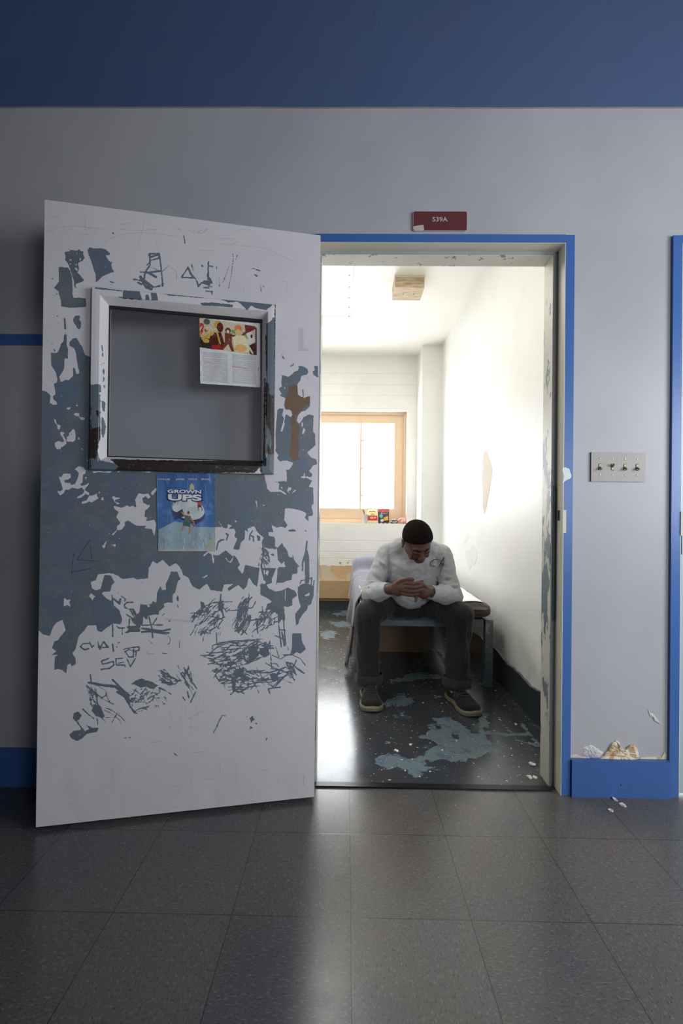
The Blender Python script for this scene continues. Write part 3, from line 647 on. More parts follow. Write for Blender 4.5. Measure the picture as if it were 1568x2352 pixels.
    # ---- scratched word across the top
    for pts, w in (((1030,560,1040,620,1115,600,1115,560,1040,560),1.8),((1040,590,1110,570),2.2),((1035,565,1035,660,990,730,985,780,940,800),2.0),((1120,560,1140,720,1150,850),1.6),((1000,730,1130,715),2.2),((1040,680,1130,715),.8),((1020,730,1090,770),2.6),((950,770,1000,860,1050,880),3.4),((980,800,1060,860),3.0),((990,850,1080,860,1120,850),1.8),((890,790,925,795),2.0),((925,820,960,835),2.2),
                   ((1010,660,1035,640),2),((950,725,985,725),1.6),((1145,720,1205,670,1275,720,1275,800),.7),((1340,400,1350,465),1.3),((1320,770,1380,680,1420,770),1.4),((1325,772,1430,778),1.4),((1375,680,1400,740,1450,790,1470,850,1500,820,1560,840),1.6),((1410,660,1425,710),1.6),((1500,665,1510,672),2),((1560,640,1560,780),1.6),((1530,820,1568,840),3.4),((1520,865,1568,870),1.2),((700,370,712,380),1.3),((675,810,715,822),1.2)): S.stroke(C(*c1, *pts), w)
    for pts, w in (((345,440,335,510,345,555),1.3),((340,480,385,490),1.6),((330,560,330,640),.9),((300,640,370,650,350,610),3.2),((290,700,380,690),1.2),((320,735,380,740,375,765),1.4),((230,640,240,690,270,655),1.8),((585,355,592,400,580,480,565,600,542,710),1.0),((630,375,618,420),1.1),((555,460,540,510,490,640,455,665,450,700),.9),((445,600,450,690),.8),((780,508,805,512),1.2),((820,520,858,530),1.5),((805,570,828,585),1.6),((862,670,868,735),1.0),((890,685,896,695),1.1),((420,485,426,515),1.0)): 
        if w < 1.05 and len(pts) > 4:
            q = C(*c2, *pts); rnd = random.Random(int(w*100)+len(pts))
            for a, b in zip(q, q[1:]):
                L = math.hypot(b[0]-a[0], b[1]-a[1]); n = max(1, int(L/5))
                for i in range(n):
                    t0 = (i+rnd.uniform(0, .3))/n; t1 = t0+.45/n; S.stroke([(a[0]+(b[0]-a[0])*t0, a[1]+(b[1]-a[1])*t0), (a[0]+(b[0]-a[0])*t1, a[1]+(b[1]-a[1])*t1)], w)
        else: S.stroke(C(*c2, *pts), w)
    # ---- shapes in the lower left
    S.add(C(*F_, 1390,60,1460,55,1480,110,1500,140,1470,150,1440,280,1415,300,1410,390,1360,385,1320,400,1325,440,1270,480,1270,520,1210,515,1150,530,1145,570,1120,560,1100,520,1095,620,1040,640,990,600,970,560,1020,530,1060,490,1070,400,1100,410,1140,410,1190,400,1200,370,1240,390,1245,290,1285,210,1300,260,1340,250,1340,190,1370,130))
    S.sub(C(*F_, 1140,415,1170,410,1170,435,1150,438)); S.add(C(*F_, 1465,300,1478,345,1470,385,1450,350)); S.stroke(C(*F_, 1462,415,1472,440), 1.2)
    for pts, w in (((770,310,780,400,720,370),1.5),((790,350,850,400,860,350),2.2),((870,320,910,350,905,370),1.6),((990,385,930,385,900,410,905,440,960,460,1000,530),1.7),((960,460,990,455,1020,520),2.6),((925,515,985,555),1.8),((955,560,950,660,945,700),1.7),((775,620,778,745),1.6),((820,640,850,660,905,655),1.8),((880,670,880,725),1.6),((1160,540,1190,650,1200,760),1.8),((1250,545,1200,620),1.8),((1325,505,1300,525),1.2),((940,650,1060,645),3),((940,690,1060,690),2.2),((1090,630,1180,625,1310,625),1.6),((1085,700,1180,690,1290,710,1370,710),2.4),((1090,660,1300,690,1385,670),2.2),((960,670,1060,672),2),((1300,715,1350,730,1388,770,1385,810,1365,830),1.0),((1160,790,1205,830),1.0),((915,705,945,700),1.6),((1375,580,1382,585),1.6)): S.stroke(C(*F_, *pts), w)
    # the scratched letters
    for pts, w in (((515,820,460,825,435,855,480,890,525,875),1.5),((535,810,555,860,580,840),1.4),((620,795,625,830,640,880,680,800,735,860),1.3),((625,855,650,880,640,850),1.5),((690,810,720,860),1.8),((670,865,730,860),1.2),((775,825,785,905),1.8),((830,815,860,808),.9),((810,850,825,862),.9),((890,885,940,870,1055,855,1060,890,1010,905,950,885,905,910),1.4),((905,905,950,965,995,965,1000,880),1.4),((1025,910,1022,960),1.2),
                   ((735,980,655,1010,670,1040,720,1030,785,1010,790,1050,740,1085,655,1095),1.5),((810,985,815,1050,905,1050),1.5),((810,985,880,978),1.4),((830,1030,890,1020),1.2),((930,990,965,1065,1015,985),1.5),((905,1045,910,1065),1.0),((1145,905,1145,930,1240,935),.8),((1305,925,1350,928),.8),((1475,870,1495,865),.8),((1485,790,1485,860),.8),((540,1150,545,1200),1.4)): S.stroke(C(*F_, *pts), w)
    # ---- dense scribbles
    S.stroke(C(*c5, 500,1215,510,1300), 1.3); S.stroke(C(*c5, 485,1285,620,1310,720,1320,760,1350,820,1380), 3.0); S.stroke(C(*c5, 700,1260,790,1350,850,1400), 2.2)
    S.add(C(*c5, 860,1300,910,1265,960,1248,1010,1265,1060,1280,1110,1310,1070,1345,1040,1340,1000,1320,950,1330,900,1305)); S.add(C(*c5, 730,1370,790,1350,850,1410,860,1500,900,1540,930,1570,890,1565,850,1500,800,1420))
    scribble(S, C(*c5, 800,1370,950,1340,1080,1350,1090,1430,1040,1500,930,1570,850,1500), 46, -28, 30, 1.1, 22, 5)
    scribble(S, C(*c5, 1040,1350,1130,1340,1190,1400,1190,1480,1080,1520), 26, 55, 16, .8, 14, 6)
    scribble(S, C(*c5, 480,1330,560,1320,560,1450,630,1600,560,1640,500,1520), 34, 65, 22, 1.2, 26, 7)
    S.add(C(*c5, 530,1480,590,1500,630,1590,600,1610,550,1580,510,1540)); S.stroke(C(*c5, 430,1525,480,1570,530,1610), 1.6); S.stroke(C(*c5, 465,1310,500,1350,540,1380), 1.8)
    for pts in ((560,1310,640,1360,640,1400,590,1430),(560,1390,620,1440,710,1480),(630,1510,700,1540,770,1590,815,1640),(620,1530,680,1560,760,1620,780,1665),(640,1600,720,1600,740,1560,690,1650),(640,1360,650,1420,680,1470)): S.stroke(C(*c5, *pts), 1.0)
    S.add(C(*c5, 310,1755,345,1720,420,1710,375,1640,342,1610,350,1560,390,1545,422,1580,400,1620,375,1625,430,1700,450,1725,490,1700,455,1665,520,1695,575,1690,560,1730,470,1745,420,1790,380,1812,330,1790)); S.sub(C(*c5, 385,1765,415,1745,410,1755))
    scribble(S, C(*c5, 1130,1180,1290,1220,1290,1280,1200,1300,1140,1280), 16, 30, 22, 1.3, 26, 8); S.stroke(C(*c5, 1130,1175,1290,1270,1260,1300,1140,1285), 1.5); S.stroke(C(*c5, 1120,1330,1180,1360,1225,1390), 1.6)
    scribble(S, C(*c5, 1290,1160,1400,1160,1410,1260,1400,1370,1330,1260), 20, 60, 14, 1.5, 26, 9); S.stroke(C(*c5, 1400,1250,1455,1340), 1.4); S.stroke(C(*c5, 1370,1360,1385,1420), 1.6); S.stroke(C(*c5, 1445,1370,1400,1465), 1.5); S.stroke(C(*c5, 1330,1415,1350,1445), 1.4)
    S.stroke(C(*c5, 800,1785,820,1782), 1.0); S.stroke(C(*c5, 850,1780,860,1780), 1.0); S.stroke(C(*c5, 1255,1925,1280,1945), 1.2)
    S.stroke(C(*c6, 390,1935,415,1890,440,1830,480,1755,522,1763), 1.0); S.add(C(*c6, 785,1755,792,1785,810,1795,780,1815,765,1840,762,1800,748,1790)); S.add(C(*c6, 760,1860,795,1885,755,1890)); S.stroke(C(*c6, 815,1835,825,1838), 1.6); S.stroke(C(*c6, 925,1980,918,2005), 1.4)
    # big oval scribble and its neighbours
    oval = C(*c6, 320,1160,400,1070,520,1020,700,1005,830,1010,950,1050,965,1140,880,1160,840,1200,790,1230,700,1250,560,1290,420,1270,390,1200)
    scribble(S, oval, 60, -12, 14, 1.5, 42, 11)
    S.add(C(*c6, 680,1080,760,1070,840,1060,830,1160,790,1220,730,1240,690,1190)); S.add(C(*c6, 850,1090,940,1080,955,1150,900,1180,860,1150)); scribble(S, C(*c6, 690,1080,830,1070,800,1210,720,1220), 8, 80, 8, .8, 16, 31, True)
    for pts in ((330,1160,420,1080,540,1030,800,1010),(380,1090,380,1060,450,1030,600,1010,800,1008,940,1050,955,1010),(400,1180,560,1170,680,1130),(335,1245,420,1225,560,1190),(450,1220,640,1190,700,1190),(830,990,830,1040),(955,1010,965,1180,975,1290),(980,1155,1065,1195,1110,1160,1180,1140),(915,1235,960,1260,1000,1280),(960,1235,1020,1240,1045,1270),(1015,1075,1045,1170),(1090,1150,1180,1150,1260,1190,1310,1255),(420,930,425,1050)): S.stroke(C(*c6, *pts), 1.2)
    low = C(*c6, 410,1350,470,1290,560,1300,690,1270,700,1310,850,1300,960,1340,1100,1290,1110,1390,1000,1450,930,1430,880,1450,800,1470,700,1500,640,1530,580,1480,500,1440,440,1400)
    scribble(S, low, 70, 8, 28, 1.35, 38, 12)
    S.add(C(*c6, 590,1330,690,1270,700,1300,660,1370,600,1380)); S.add(C(*c6, 570,1390,620,1400,610,1490,580,1500)); S.add(C(*c6, 950,1340,1030,1350,1050,1400,980,1410))
    for pts in ((690,1310,860,1330,950,1330,1100,1280),(440,1400,560,1410,800,1390,1000,1400),(600,1500,640,1530,740,1480,740,1430),(1010,1480,1060,1475,940,1490,955,1535),(470,1290,410,1350,450,1420,520,1380),(1030,1340,1060,1300,1110,1275),(930,1430,1000,1480,1090,1380)): S.stroke(C(*c6, *pts), 1.4)
    scribble(S, C(*c6, 1130,1230,1210,1230,1210,1300,1180,1390,1130,1380), 20, 60, 14, 1.0, 22, 13); S.stroke(C(*c6, 1120,1225,1180,1240,1230,1290,1300,1335), 1.8); S.stroke(C(*c6, 1220,1205,1190,1280), 1.6)
    S.add(C(*c6, 1180,935,1270,935,1275,1010,1320,1095,1260,1140,1230,1115,1190,1150,1160,1160,1175,1080)); S.stroke(C(*c6, 1135,1070,1140,1100), 1.0)
    # three scribbles above
    s1 = C(*c6, 180,760,270,690,400,620,470,640,490,760,480,860,440,900,380,920,300,950,230,900,180,920,240,820)
    scribble(S, s1, 56, -40, 24, 1.25, 30, 14); S.add(C(*c6, 260,610,300,630,310,670,265,690)); S.add(C(*c6, 440,620,500,640,480,720,440,700)); S.stroke(C(*c6, 465,545,460,640,490,760), 1.9); S.stroke(C(*c6, 180,765,270,680,400,625,580,620), 1.2)
    s2 = C(*c6, 600,800,650,620,700,590,740,640,740,860,680,890,620,880)
    scribble(S, s2, 40, -62, 12, 1.6, 36, 15); S.stroke(C(*c6, 555,710,640,700,780,680,815,615), 1.3); S.stroke(C(*c6, 480,660,520,720,560,690), 1.2)
    s3 = C(*c6, 780,800,880,720,1000,710,1020,780,990,860,900,900,830,880)
    scribble(S, s3, 34, -48, 30, 1.3, 24, 16); S.stroke(C(*c6, 770,805,900,790), 1.4); S.stroke(C(*c6, 820,810,835,935), 1.6)
    scribble(S, C(*c6, 820,690,1010,690,960,800,900,800), 12, -30, 30, 1.2, 20, 17); scribble(S, C(*c6, 180,900,500,880,520,950,200,960), 14, -60, 30, .9, 7, 18); scribble(S, C(*c6, 550,820,1000,880,980,960,650,980), 22, -60, 40, .9, 7, 19)
    for pts in ((1040,750,1045,870,1070,1070),(1085,740,1100,900,1115,1060),(1060,900,1110,905),(1000,955,1110,1000),(1075,920,1100,1060),(680,900,725,945),(720,900,670,950)): S.stroke(C(*c6, *pts), 1.5)
    S.add(C(*c6, 1030,560,1090,600,1110,790,1080,800,1060,760,1045,700)); S.add(C(*c6, 860,450,880,430,930,480,900,560,860,540))
    scribble(S, C(*c6, 850,130,900,80,960,130,940,260,860,260), 18, 62, 22, 1.3, 24, 20); S.stroke(C(*c6, 860,150,940,150,950,210), 1.5); S.stroke(C(*c6, 980,146,990,152), 2.2); S.stroke(C(*c6, 885,20,890,130,870,260,900,400), 2.2); S.stroke(C(*c6, 900,60,1010,80), 2.8)
    S.add(C(*c6, 930,0,1005,0,1005,60,970,75,935,40)); S.stroke(C(*c6, 420,100,440,20,480,0), 1.5); S.stroke(C(*D_, 235,880,260,900,240,965), 1.6); S.stroke(C(*D_, 100,1100,120,1010,160,965,205,965), 1.7); S.stroke(C(*D_, 600,840,560,900,560,965), 1.6); S.stroke(C(*D_, 560,900,610,920,615,985), 1.6); S.add(C(*D_, 660,900,710,920,700,985,670,975)); S.add(C(*D_, 735,955,760,960,750,1050,738,1040)); S.add(C(*D_, 1090,830,1170,815,1210,845,1150,850,1100,850)); S.stroke(C(*D_, 1325,830,1345,848), 1.2); S.stroke(C(*D_, 860,1165,890,1178), 2.0)
    S.stroke(C(*D_, 1155,1180,1165,1240), 1.4)
    for q in ((120,640),(62,1672),(555,2030),(640,2060),(585,2200),(545,2105)): S.stroke([(q[0], q[1]), (q[0]+1, q[1]+1)], 1.0)
    # ---- primer showing where the lock once was
    Rr.add(C(*E_, 325,690,380,670,440,665,490,660,500,830,560,880,590,880,580,740,600,740,605,900,640,880,715,860,720,1000,640,1040,560,1120,500,1215,480,1190,455,1230,460,1330,510,1390,545,1450,510,1500,520,1800,500,1950,550,1990,500,1990,450,2035,400,2020,350,1920,345,1820,385,1700,390,1400,355,1340,380,1240,400,1200,390,1140,330,1090,290,1100,265,1000,290,890,335,760))
    for q in ((1150,195,1160,198),(1090,238,1120,236),(1255,192,1260,205)): Rr.stroke(C(*C_, *q), 1.6)
    Rr.stroke(C(*E_, 285,1685,295,1700), 1.4)
    Pn2 = Field(P)
    # ---- faint pencil scratches
    for pts in ((150,250,180,215,215,220,200,290,160,330),(120,355,230,320,360,310,500,325,640,340),(150,340,210,460),(215,235,315,420),(330,190,400,270,560,390),(450,200,455,330,470,410),(420,385,545,395),(620,465,700,410,850,375,1000,370,1150,385,1300,415),(760,340,900,350,1100,340),(990,260,960,370,930,480,945,520),(770,300,830,280,900,300),(1250,320,1330,360,1290,330),(1370,330,1420,370,1440,340,1500,380,1550,330),(90,640,180,790),(1060,330,1120,560),(850,900,950,920)): Pn.stroke(C(*c1, *pts), .55)
    for pts in ((430,210,600,210,640,240,560,270),(470,260,900,300,1200,440),(600,170,620,130,700,115,760,140),(190,260,250,330,420,330),(1430,620,1415,720),(640,670,690,760,700,700),(1050,630,1130,650,1120,740),(200,140,260,160,250,110,300,150,340,110)): Pn.stroke(C(*c2, *pts), .55)
    for pts in ((380,180,440,80,500,0),(380,180,570,192),(500,50,515,190),(340,290,500,260),(330,300,350,120)): Pn.stroke(C(*c5, *pts), .8)
    for pts in ((1200,1500,1230,1600,1220,1700,1180,1580),(1280,1650,1400,1690,1500,1680),(1450,1380,1460,1600),(1400,1600,1410,1740,1460,1700,1568,1690)): Pn.stroke(C(*c5, *pts), .45)
    for pts in ((100,1600,120,1800,300,1700),(330,1600,400,1680),(150,1790,350,1830),(80,1650,60,1850),(250,1550,240,1750)): Pn.stroke(C(*c6, *pts), .45)
    rnd = random.Random(12)
    for i in range(26):
        x, y = rnd.uniform(120, 700), rnd.uniform(1700, 1860); L = rnd.uniform(6, 40); a = rnd.choice((.05, -.05, 1.5, 1.6)); Pn.stroke([(x, y), (x+math.cos(a)*L, y+math.sin(a)*L)], rnd.uniform(.3, .6))
    Pn2.add([(685,752),(697,752),(697,800),(708,800),(708,807),(685,807)]); Pn2.stroke(C(*c5, 1170,715,1420,735), 3.0)
    return S.f, Rr.f, Pn.f, Pn2.f

def door_paint_mat():
    t = NT('flaking_door_paint')
    s = t.attr('slate').outputs['Fac']; r_ = t.attr('rust').outputs['Fac']; p_ = t.attr('pencil').outputs['Fac']; q_ = t.attr('smudge').outputs['Fac']
    x, y, z = t.sep()
    j = t.math('ADD', t.math('MULTIPLY', t.math('SUBTRACT', t.noise(70, 5, .65), .5), 5.5), t.math('MULTIPLY', t.math('SUBTRACT', t.noise(260, 2), .5), 2.0))
    j = t.math('ADD', j, t.math('MULTIPLY', t.math('SUBTRACT', t.noise(42, 4, .6), .5), 6.0))
    # jitter only bites where the field is deep enough, so fine scratches survive
    s2 = t.math('ADD', s, t.math('MULTIPLY', j, t.ramp(t.math('ABSOLUTE', s), -1.1, 2.2)))
    m = t.ramp(s2, -.35, .35)
    # loose flecks near the worn area
    fleck = t.math('MULTIPLY', t.ramp(t.noise(95, 2, .5), .735, .75), t.ramp(s, -16, -3)); m = t.math('MAXIMUM', m, t.math('MULTIPLY', fleck, .9))
    white = t.mix(t.ramp(t.noise(2.2, 3), .3, .7), lin((199, 196, 202)), lin((207, 204, 209)))
    grime = t.math('MULTIPLY', t.ramp(z, .42, .03), t.ramp(t.noise(8, 5, .7, stretch=(1.4, 1, .5)), .45, .75))
    white = t.mix(t.math('MULTIPLY', grime, .20), white, lin((150, 140, 120)))
    rustrun = t.math('MULTIPLY', t.ramp(t.noise(26, 2, stretch=(1.6, 1, .22)), .70, .74), t.ramp(z, .9, .1))
    white = t.mix(t.math('MULTIPLY', rustrun, .13), white, lin((172, 140, 96)))
    white = t.mix(t.math('MULTIPLY', t.ramp(p_, -.6, .3), .34), white, lin((96, 94, 104)))
    white = t.mix(t.math('MULTIPLY', t.ramp(q_, -1, 2), .22), white, lin((110, 105, 118)))
    sl = t.mix(t.ramp(t.noise(11, 5, .65), .42, .60), lin((94, 104, 112)), lin((92, 106, 124)))
    sl = t.mix(t.math('MULTIPLY', t.ramp(t.noise(16, 6, .7), .53, .57), .75), sl, lin((106, 112, 116)))
    sl = t.mix(t.math('MULTIPLY', t.ramp(t.noise(23, 5, .7), .62, .68), .45), sl, lin((66, 98, 134)))
    sl = t.mix(t.ramp(p_, -.5, .5), sl, lin((44, 50, 58)))
    sl = t.mix(t.math('MULTIPLY', t.ramp(t.noise(130, 2, .5), .74, .76), .8), sl, lin((206, 206, 210)))
    c = t.mix(m, white, sl)
    r2 = t.ramp(t.math('ADD', r_, t.math('MULTIPLY', j, t.ramp(t.math('ABSOLUTE', r_), -.4, 2.5))), -.35, .35)
    c = t.mix(r2, c, t.mix(t.noise(40, 4), lin((92, 72, 56)), lin((122, 92, 66))))
    rim = t.ramp(t.math('ABSOLUTE', s2), 1.2, .2)
    t.base(c); t.rough(t.math('ADD', .36, t.math('MULTIPLY', m, .10)))
    brush = t.noise(150, 3, .5, stretch=(1, 1, .10))
    h = t.math('SUBTRACT', t.math('ADD', t.math('MULTIPLY', brush, .25), t.math('MULTIPLY', t.noise(34, 3, stretch=(1, 1, .3)), .5)), t.math('MULTIPLY', m, 1.0))
    t.bump(h, .32, .0016)
    return t.m
M_DOOR = door_paint_mat()
M_DEDGE = simple('door_edge_paint', (200, 197, 202), .4, .06, 10)

HU0, HU1, HV0, HV1 = .172, .712, 1.175, 1.716            # cut-out behind the window moulding
def build_leaf():
    us = np.arange(0, DW+1e-6, DW/352); vs = np.arange(0, DH+1e-6, DH/800)
    nu, nv = len(us), len(vs); U, V = np.meshgrid(us, vs)
    base = np.array([DA[0], DA[1], DZ0])
    P = base+U.ravel()[:, None]*np.array([DU[0], DU[1], 0])+V.ravel()[:, None]*np.array([0, 0, 1.])
    idx = np.arange(nu*nv).reshape(nv, nu)
    q = np.stack([idx[:-1, :-1], idx[:-1, 1:], idx[1:, 1:], idx[1:, :-1]], -1).reshape(-1, 4)
    uc = (us[:-1]+us[1:])/2; vc = (vs[:-1]+vs[1:])/2; UC, VC = np.meshgrid(uc, vc); UC = UC.ravel(); VC = VC.ravel()
    keep = ~((UC > HU0) & (UC < HU1) & (VC > HV0) & (VC < HV1))
    q = q[keep].tolist()
    f = door_fields(to_px(P))
    verts = P.tolist(); TH = -.0445
    def ringv(u0, u1, v0, v1, off): return [dpt(a, b_, off).tolist() for a, b_ in ((u0, v0), (u1, v0), (u1, v1), (u0, v1))]
    n0 = len(verts); verts += ringv(0, DW, 0, DH, 0)+ringv(0, DW, 0, DH, TH)+ringv(HU0, HU1, HV0, HV1, 0)+ringv(HU0, HU1, HV0, HV1, TH)
    for i in range(4):
        j = (i+1) % 4
        q.append((n0+i, n0+4+i, n0+4+j, n0+j)); q.append((n0+8+i, n0+8+j, n0+12+j, n0+12+i)); q.append((n0+4+i, n0+12+i, n0+12+j, n0+4+j))
    o = link_mesh('door_panel', verts, q, None, door, mats=[M_DOOR, M_DEDGE])
    nf = len(q); mi = np.zeros(nf, np.int32); mi[-12:] = 1; o.data.polygons.foreach_set('material_index', mi)
    for name, arr in zip(('slate', 'rust', 'pencil', 'smudge'), f):
        a = o.data.attributes.new(name, 'FLOAT', 'POINT'); a.data.foreach_set('value', np.concatenate([arr, np.full(16, -30.)]).astype(np.float32))
build_leaf()

def frame_paint_mat():
    t = NT('window_moulding_paint')
    s = t.attr('slate').outputs['Fac']; b_ = t.attr('brown').outputs['Fac']
    j = t.math('MULTIPLY', t.math('SUBTRACT', t.noise(90, 5, .7), .5), 7)
    m = t.ramp(t.math('ADD', s, j), -.4, .4); bm_ = t.ramp(t.math('ADD', b_, j), -.4, .4)
    c = t.mix(m, lin((210, 207, 212)), t.mix(t.noise(30, 4), lin((84, 100, 114)), lin((98, 112, 122))))
    br = t.mix(t.ramp(t.noise(120, 4, .7), .62, .66), lin((44, 35, 32)), lin((120, 118, 116)))
    c = t.mix(bm_, c, br); t.base(c); t.rough(.38)
    t.bump(t.math('SUBTRACT', t.noise(60, 4), t.math('ADD', m, bm_)), .3, .0015)
    return t.m
M_FRM = frame_paint_mat()
def build_moulding(front=True):
    u0, u1, v0, v1 = .1475, .7385, 1.1475, 1.7400
    prof = [(0, 0), (0, .017), (.002, .019), (.014, .020), (.026, .020), (.028, .018), (.036, .006), (.0445, -.008), (.0450, -.0145)]
    fine = [prof[0]]
    for a, b_ in zip(prof, prof[1:]):
        L = math.hypot(b_[0]-a[0], b_[1]-a[1]); n = max(1, int(L/.003))
        for i in range(1, n+1): fine.append((a[0]+(b_[0]-a[0])*i/n, a[1]+(b_[1]-a[1])*i/n))
    verts = []; faces = []
    np_ = len(fine); per = []
    n1 = 200
    corners = [(0, 0), (1, 0), (1, 1), (0, 1)]
    for k in range(4):
        a = corners[k]; b_ = corners[(k+1) % 4]
        for i in range(n1): t_ = i/n1; per.append((a[0]+(b_[0]-a[0])*t_, a[1]+(b_[1]-a[1])*t_))
    sgn = 1 if front else -1; base_off = 0 if front else -.0445
    for (a, b_) in per:
        for ins, h in fine:
            uu = u0+ins+(u1-u0-2*ins)*a; vv = v0+ins+(v1-v0-2*ins)*b_
            verts.append(dpt(uu, vv, base_off+sgn*h))
    n = len(per)
    for i in range(n):
        j = (i+1) % n
        for k in range(np_-1):
            f = (i*np_+k, j*np_+k, j*np_+k+1, i*np_+k+1)
            faces.append(f if front else tuple(reversed(f)))
    P = np.array(verts); px = to_px(P); S, Bn = Field(px), Field(px)
    if front:
        B_, c1, c2, c4 = (90,780,6.533), (80,440,3.92), (400,500,4.356), (400,840,4.356)
        S.add(C(*B_, 740,668,800,680,860,665,930,680,930,780,890,800,915,830,915,1330,900,1500,880,1700,915,1810,1000,1830,1180,1860,1190,1960,740,1960))
        S.add(C(*c1, 750,945,790,950,795,890,940,895,970,975,880,972,790,960)); S.add(C(*c1, 990,930,1020,925,1035,975,1000,978)); S.add(C(*c1, 1045,905,1095,915,1110,980,1050,980)); S.add(C(*c1, 1140,915,1400,940,1395,950,1200,935)); S.add(C(*c1, 540,860,790,890,790,900,540,875))
        S.add(C(*c2, 440,800,870,820,1010,850,920,925,830,910,770,880,730,925,670,870,640,840,540,850)); S.add(C(*c2, 260,850,400,850,585,870,585,900,420,885,280,880)); S.add(C(*c2, 0,765,300,795,300,805,0,780))
        S.add(C(*c2, 985,1000,1008,1000,1008,1568,915,1568,920,1060,960,1040)); S.add([(612,830),(632,830),(630,1090),(600,1090),(596,1062),(612,1050)])
        S.add(C(*B_, 930,920,990,930,985,1080,950,1070)); S.add(C(*B_, 935,1150,970,1190,1000,1300,990,1380,960,1500,930,1400)); 
        for p_ in ((940,80,955,250),(930,370,975,350),(965,430,965,520),(970,560,962,630),(975,690,980,735)): S.stroke(C(*B_, *p_), 1.5)
        S.stroke(C(*B_, 885,1145,925,1085), 1.2)
        Bn.add([(252,1054),(420,1058),(607,1058),(600,1068),(585,1086),(400,1085),(262,1082),(272,1072)]); Bn.add(C(*B_, 740,1345,915,1310,920,1490,885,1560,870,1700,845,1800,790,1770,740,1780))
        Bn.add(C(*B_, 850,1080,880,1050,905,1090,900,1150,880,1170,860,1120)); Bn.add(C(*c4, 915,170,945,170,950,280,990,300,1000,560,1000,880,930,890,925,640,915,480))
        Bn.sub(C(*c4, 940,600,975,760,960,840,925,760,920,690)); Bn.sub(C(*c4, 960,60,1000,60,1000,250,970,240)); Bn.stroke([(631.5,700),(630,1086)], 1.3); Bn.stroke([(208.5,930),(208,1078)], 1.2); Bn.stroke([(608,870),(606,1056)], 1.6)
        Bn.stroke(C(*c1, 790,960,970,972), 1.0); Bn.stroke(C(*c4, 730,1000,760,1020,830,1030,830,990), .9); Bn.stroke(C(*c4, 865,960,868,1060), 2.0); Bn.stroke(C(*c2, 920,1180,925,1500), 2.0)
    o = link_mesh('window_moulding', verts, faces, M_FRM, door)
    for nme, arr in (('slate', S.f), ('brown', Bn.f)):
        a = o.data.attributes.new(nme, 'FLOAT', 'POINT'); a.data.foreach_set('value', arr.astype(np.float32))
build_moulding(True); build_moulding(False)
GU0, GU1, GV0, GV1 = .178, .706, 1.181, 1.710
gm = NT('scuffed_vision_pane')
for l in list(gm.t.links): gm.t.links.remove(l)
tr = gm.n('ShaderNodeBsdfTransparent'); tr.inputs[0].default_value = (.97, .97, .98, 1)
gl = gm.n('ShaderNodeBsdfGlossy'); gl.inputs['Roughness'].default_value = .25
df = gm.n('ShaderNodeBsdfDiffuse'); df.inputs[0].default_value = (.6, .6, .62, 1)
m1 = gm.n('ShaderNodeMixShader'); m1.inputs[0].default_value = .05
m2 = gm.n('ShaderNodeMixShader')
sz = gm.sep()
sc_ = gm.math('MULTIPLY', gm.ramp(gm.noise(30, 4, .6, stretch=(.25, .25, 2.0)), .64, .72), gm.ramp(sz[2], 1.26, 1.20))
gm.set(m2.inputs[0], gm.math('ADD', gm.math('MULTIPLY', sc_, .45), .035))
gm.t.links.new(tr.outputs[0], m1.inputs[1]); gm.t.links.new(gl.outputs[0], m1.inputs[2]); gm.t.links.new(m1.outputs[0], m2.inputs[1]); gm.t.links.new(df.outputs[0], m2.inputs[2]); gm.t.links.new(m2.outputs[0], gm.out.inputs[0])
bm = bmesh.new()
c8 = [dpt(u, v, o_) for o_ in (-.0185, -.0145) for u, v in ((GU0, GV0), (GU1, GV0), (GU1, GV1), (GU0, GV1))]
vv = [bm.verts.new(p) for p in c8]
for f in ((0,1,2,3),(7,6,5,4),(0,4,5,1),(1,5,6,2),(2,6,7,3),(3,7,4,0)): bm.faces.new([vv[i] for i in f])
link_bm('window_pane', bm, gm.m, door)
# black gasket visible along the top and left of the pane
def strip_uv(name, u0, u1, v0, v1, o0, o1, m, parent):
    bm = bmesh.new(); vv = [bm.verts.new(dpt(u, v, o_)) for o_ in (o0, o1) for u, v in ((u0, v0), (u1, v0), (u1, v1), (u0, v1))]
    for f in ((3,2,1,0),(4,5,6,7),(0,1,5,4),(1,2,6,5),(2,3,7,6),(3,0,4,7)): bm.faces.new([vv[i] for i in f])
    return link_bm(name, bm, m, parent)
strip_uv('gasket', .188, .700, 1.686, 1.697, -.0142, -.010, M_BLACK, door)
strip_uv('gasket', .188, .1945, 1.19, 1.69, -.0142, -.011, M_BLACK, door)
strip_uv('gasket', .188, .700, 1.190, 1.196, -.0142, -.011, M_BLACK, door)
# hinges on the hidden edge
for hz in (.25, 1.02, 1.78):
    bm = bmesh.new(); p = dpt(DW+.002, 0, -.046); tube_into(bm, [(p[0], p[1], hz-.055), (p[0], p[1], hz+.055)], .007, 12); link_bm('hinge_or_bar_stub', bm, M_STEEL, door, smooth=True)

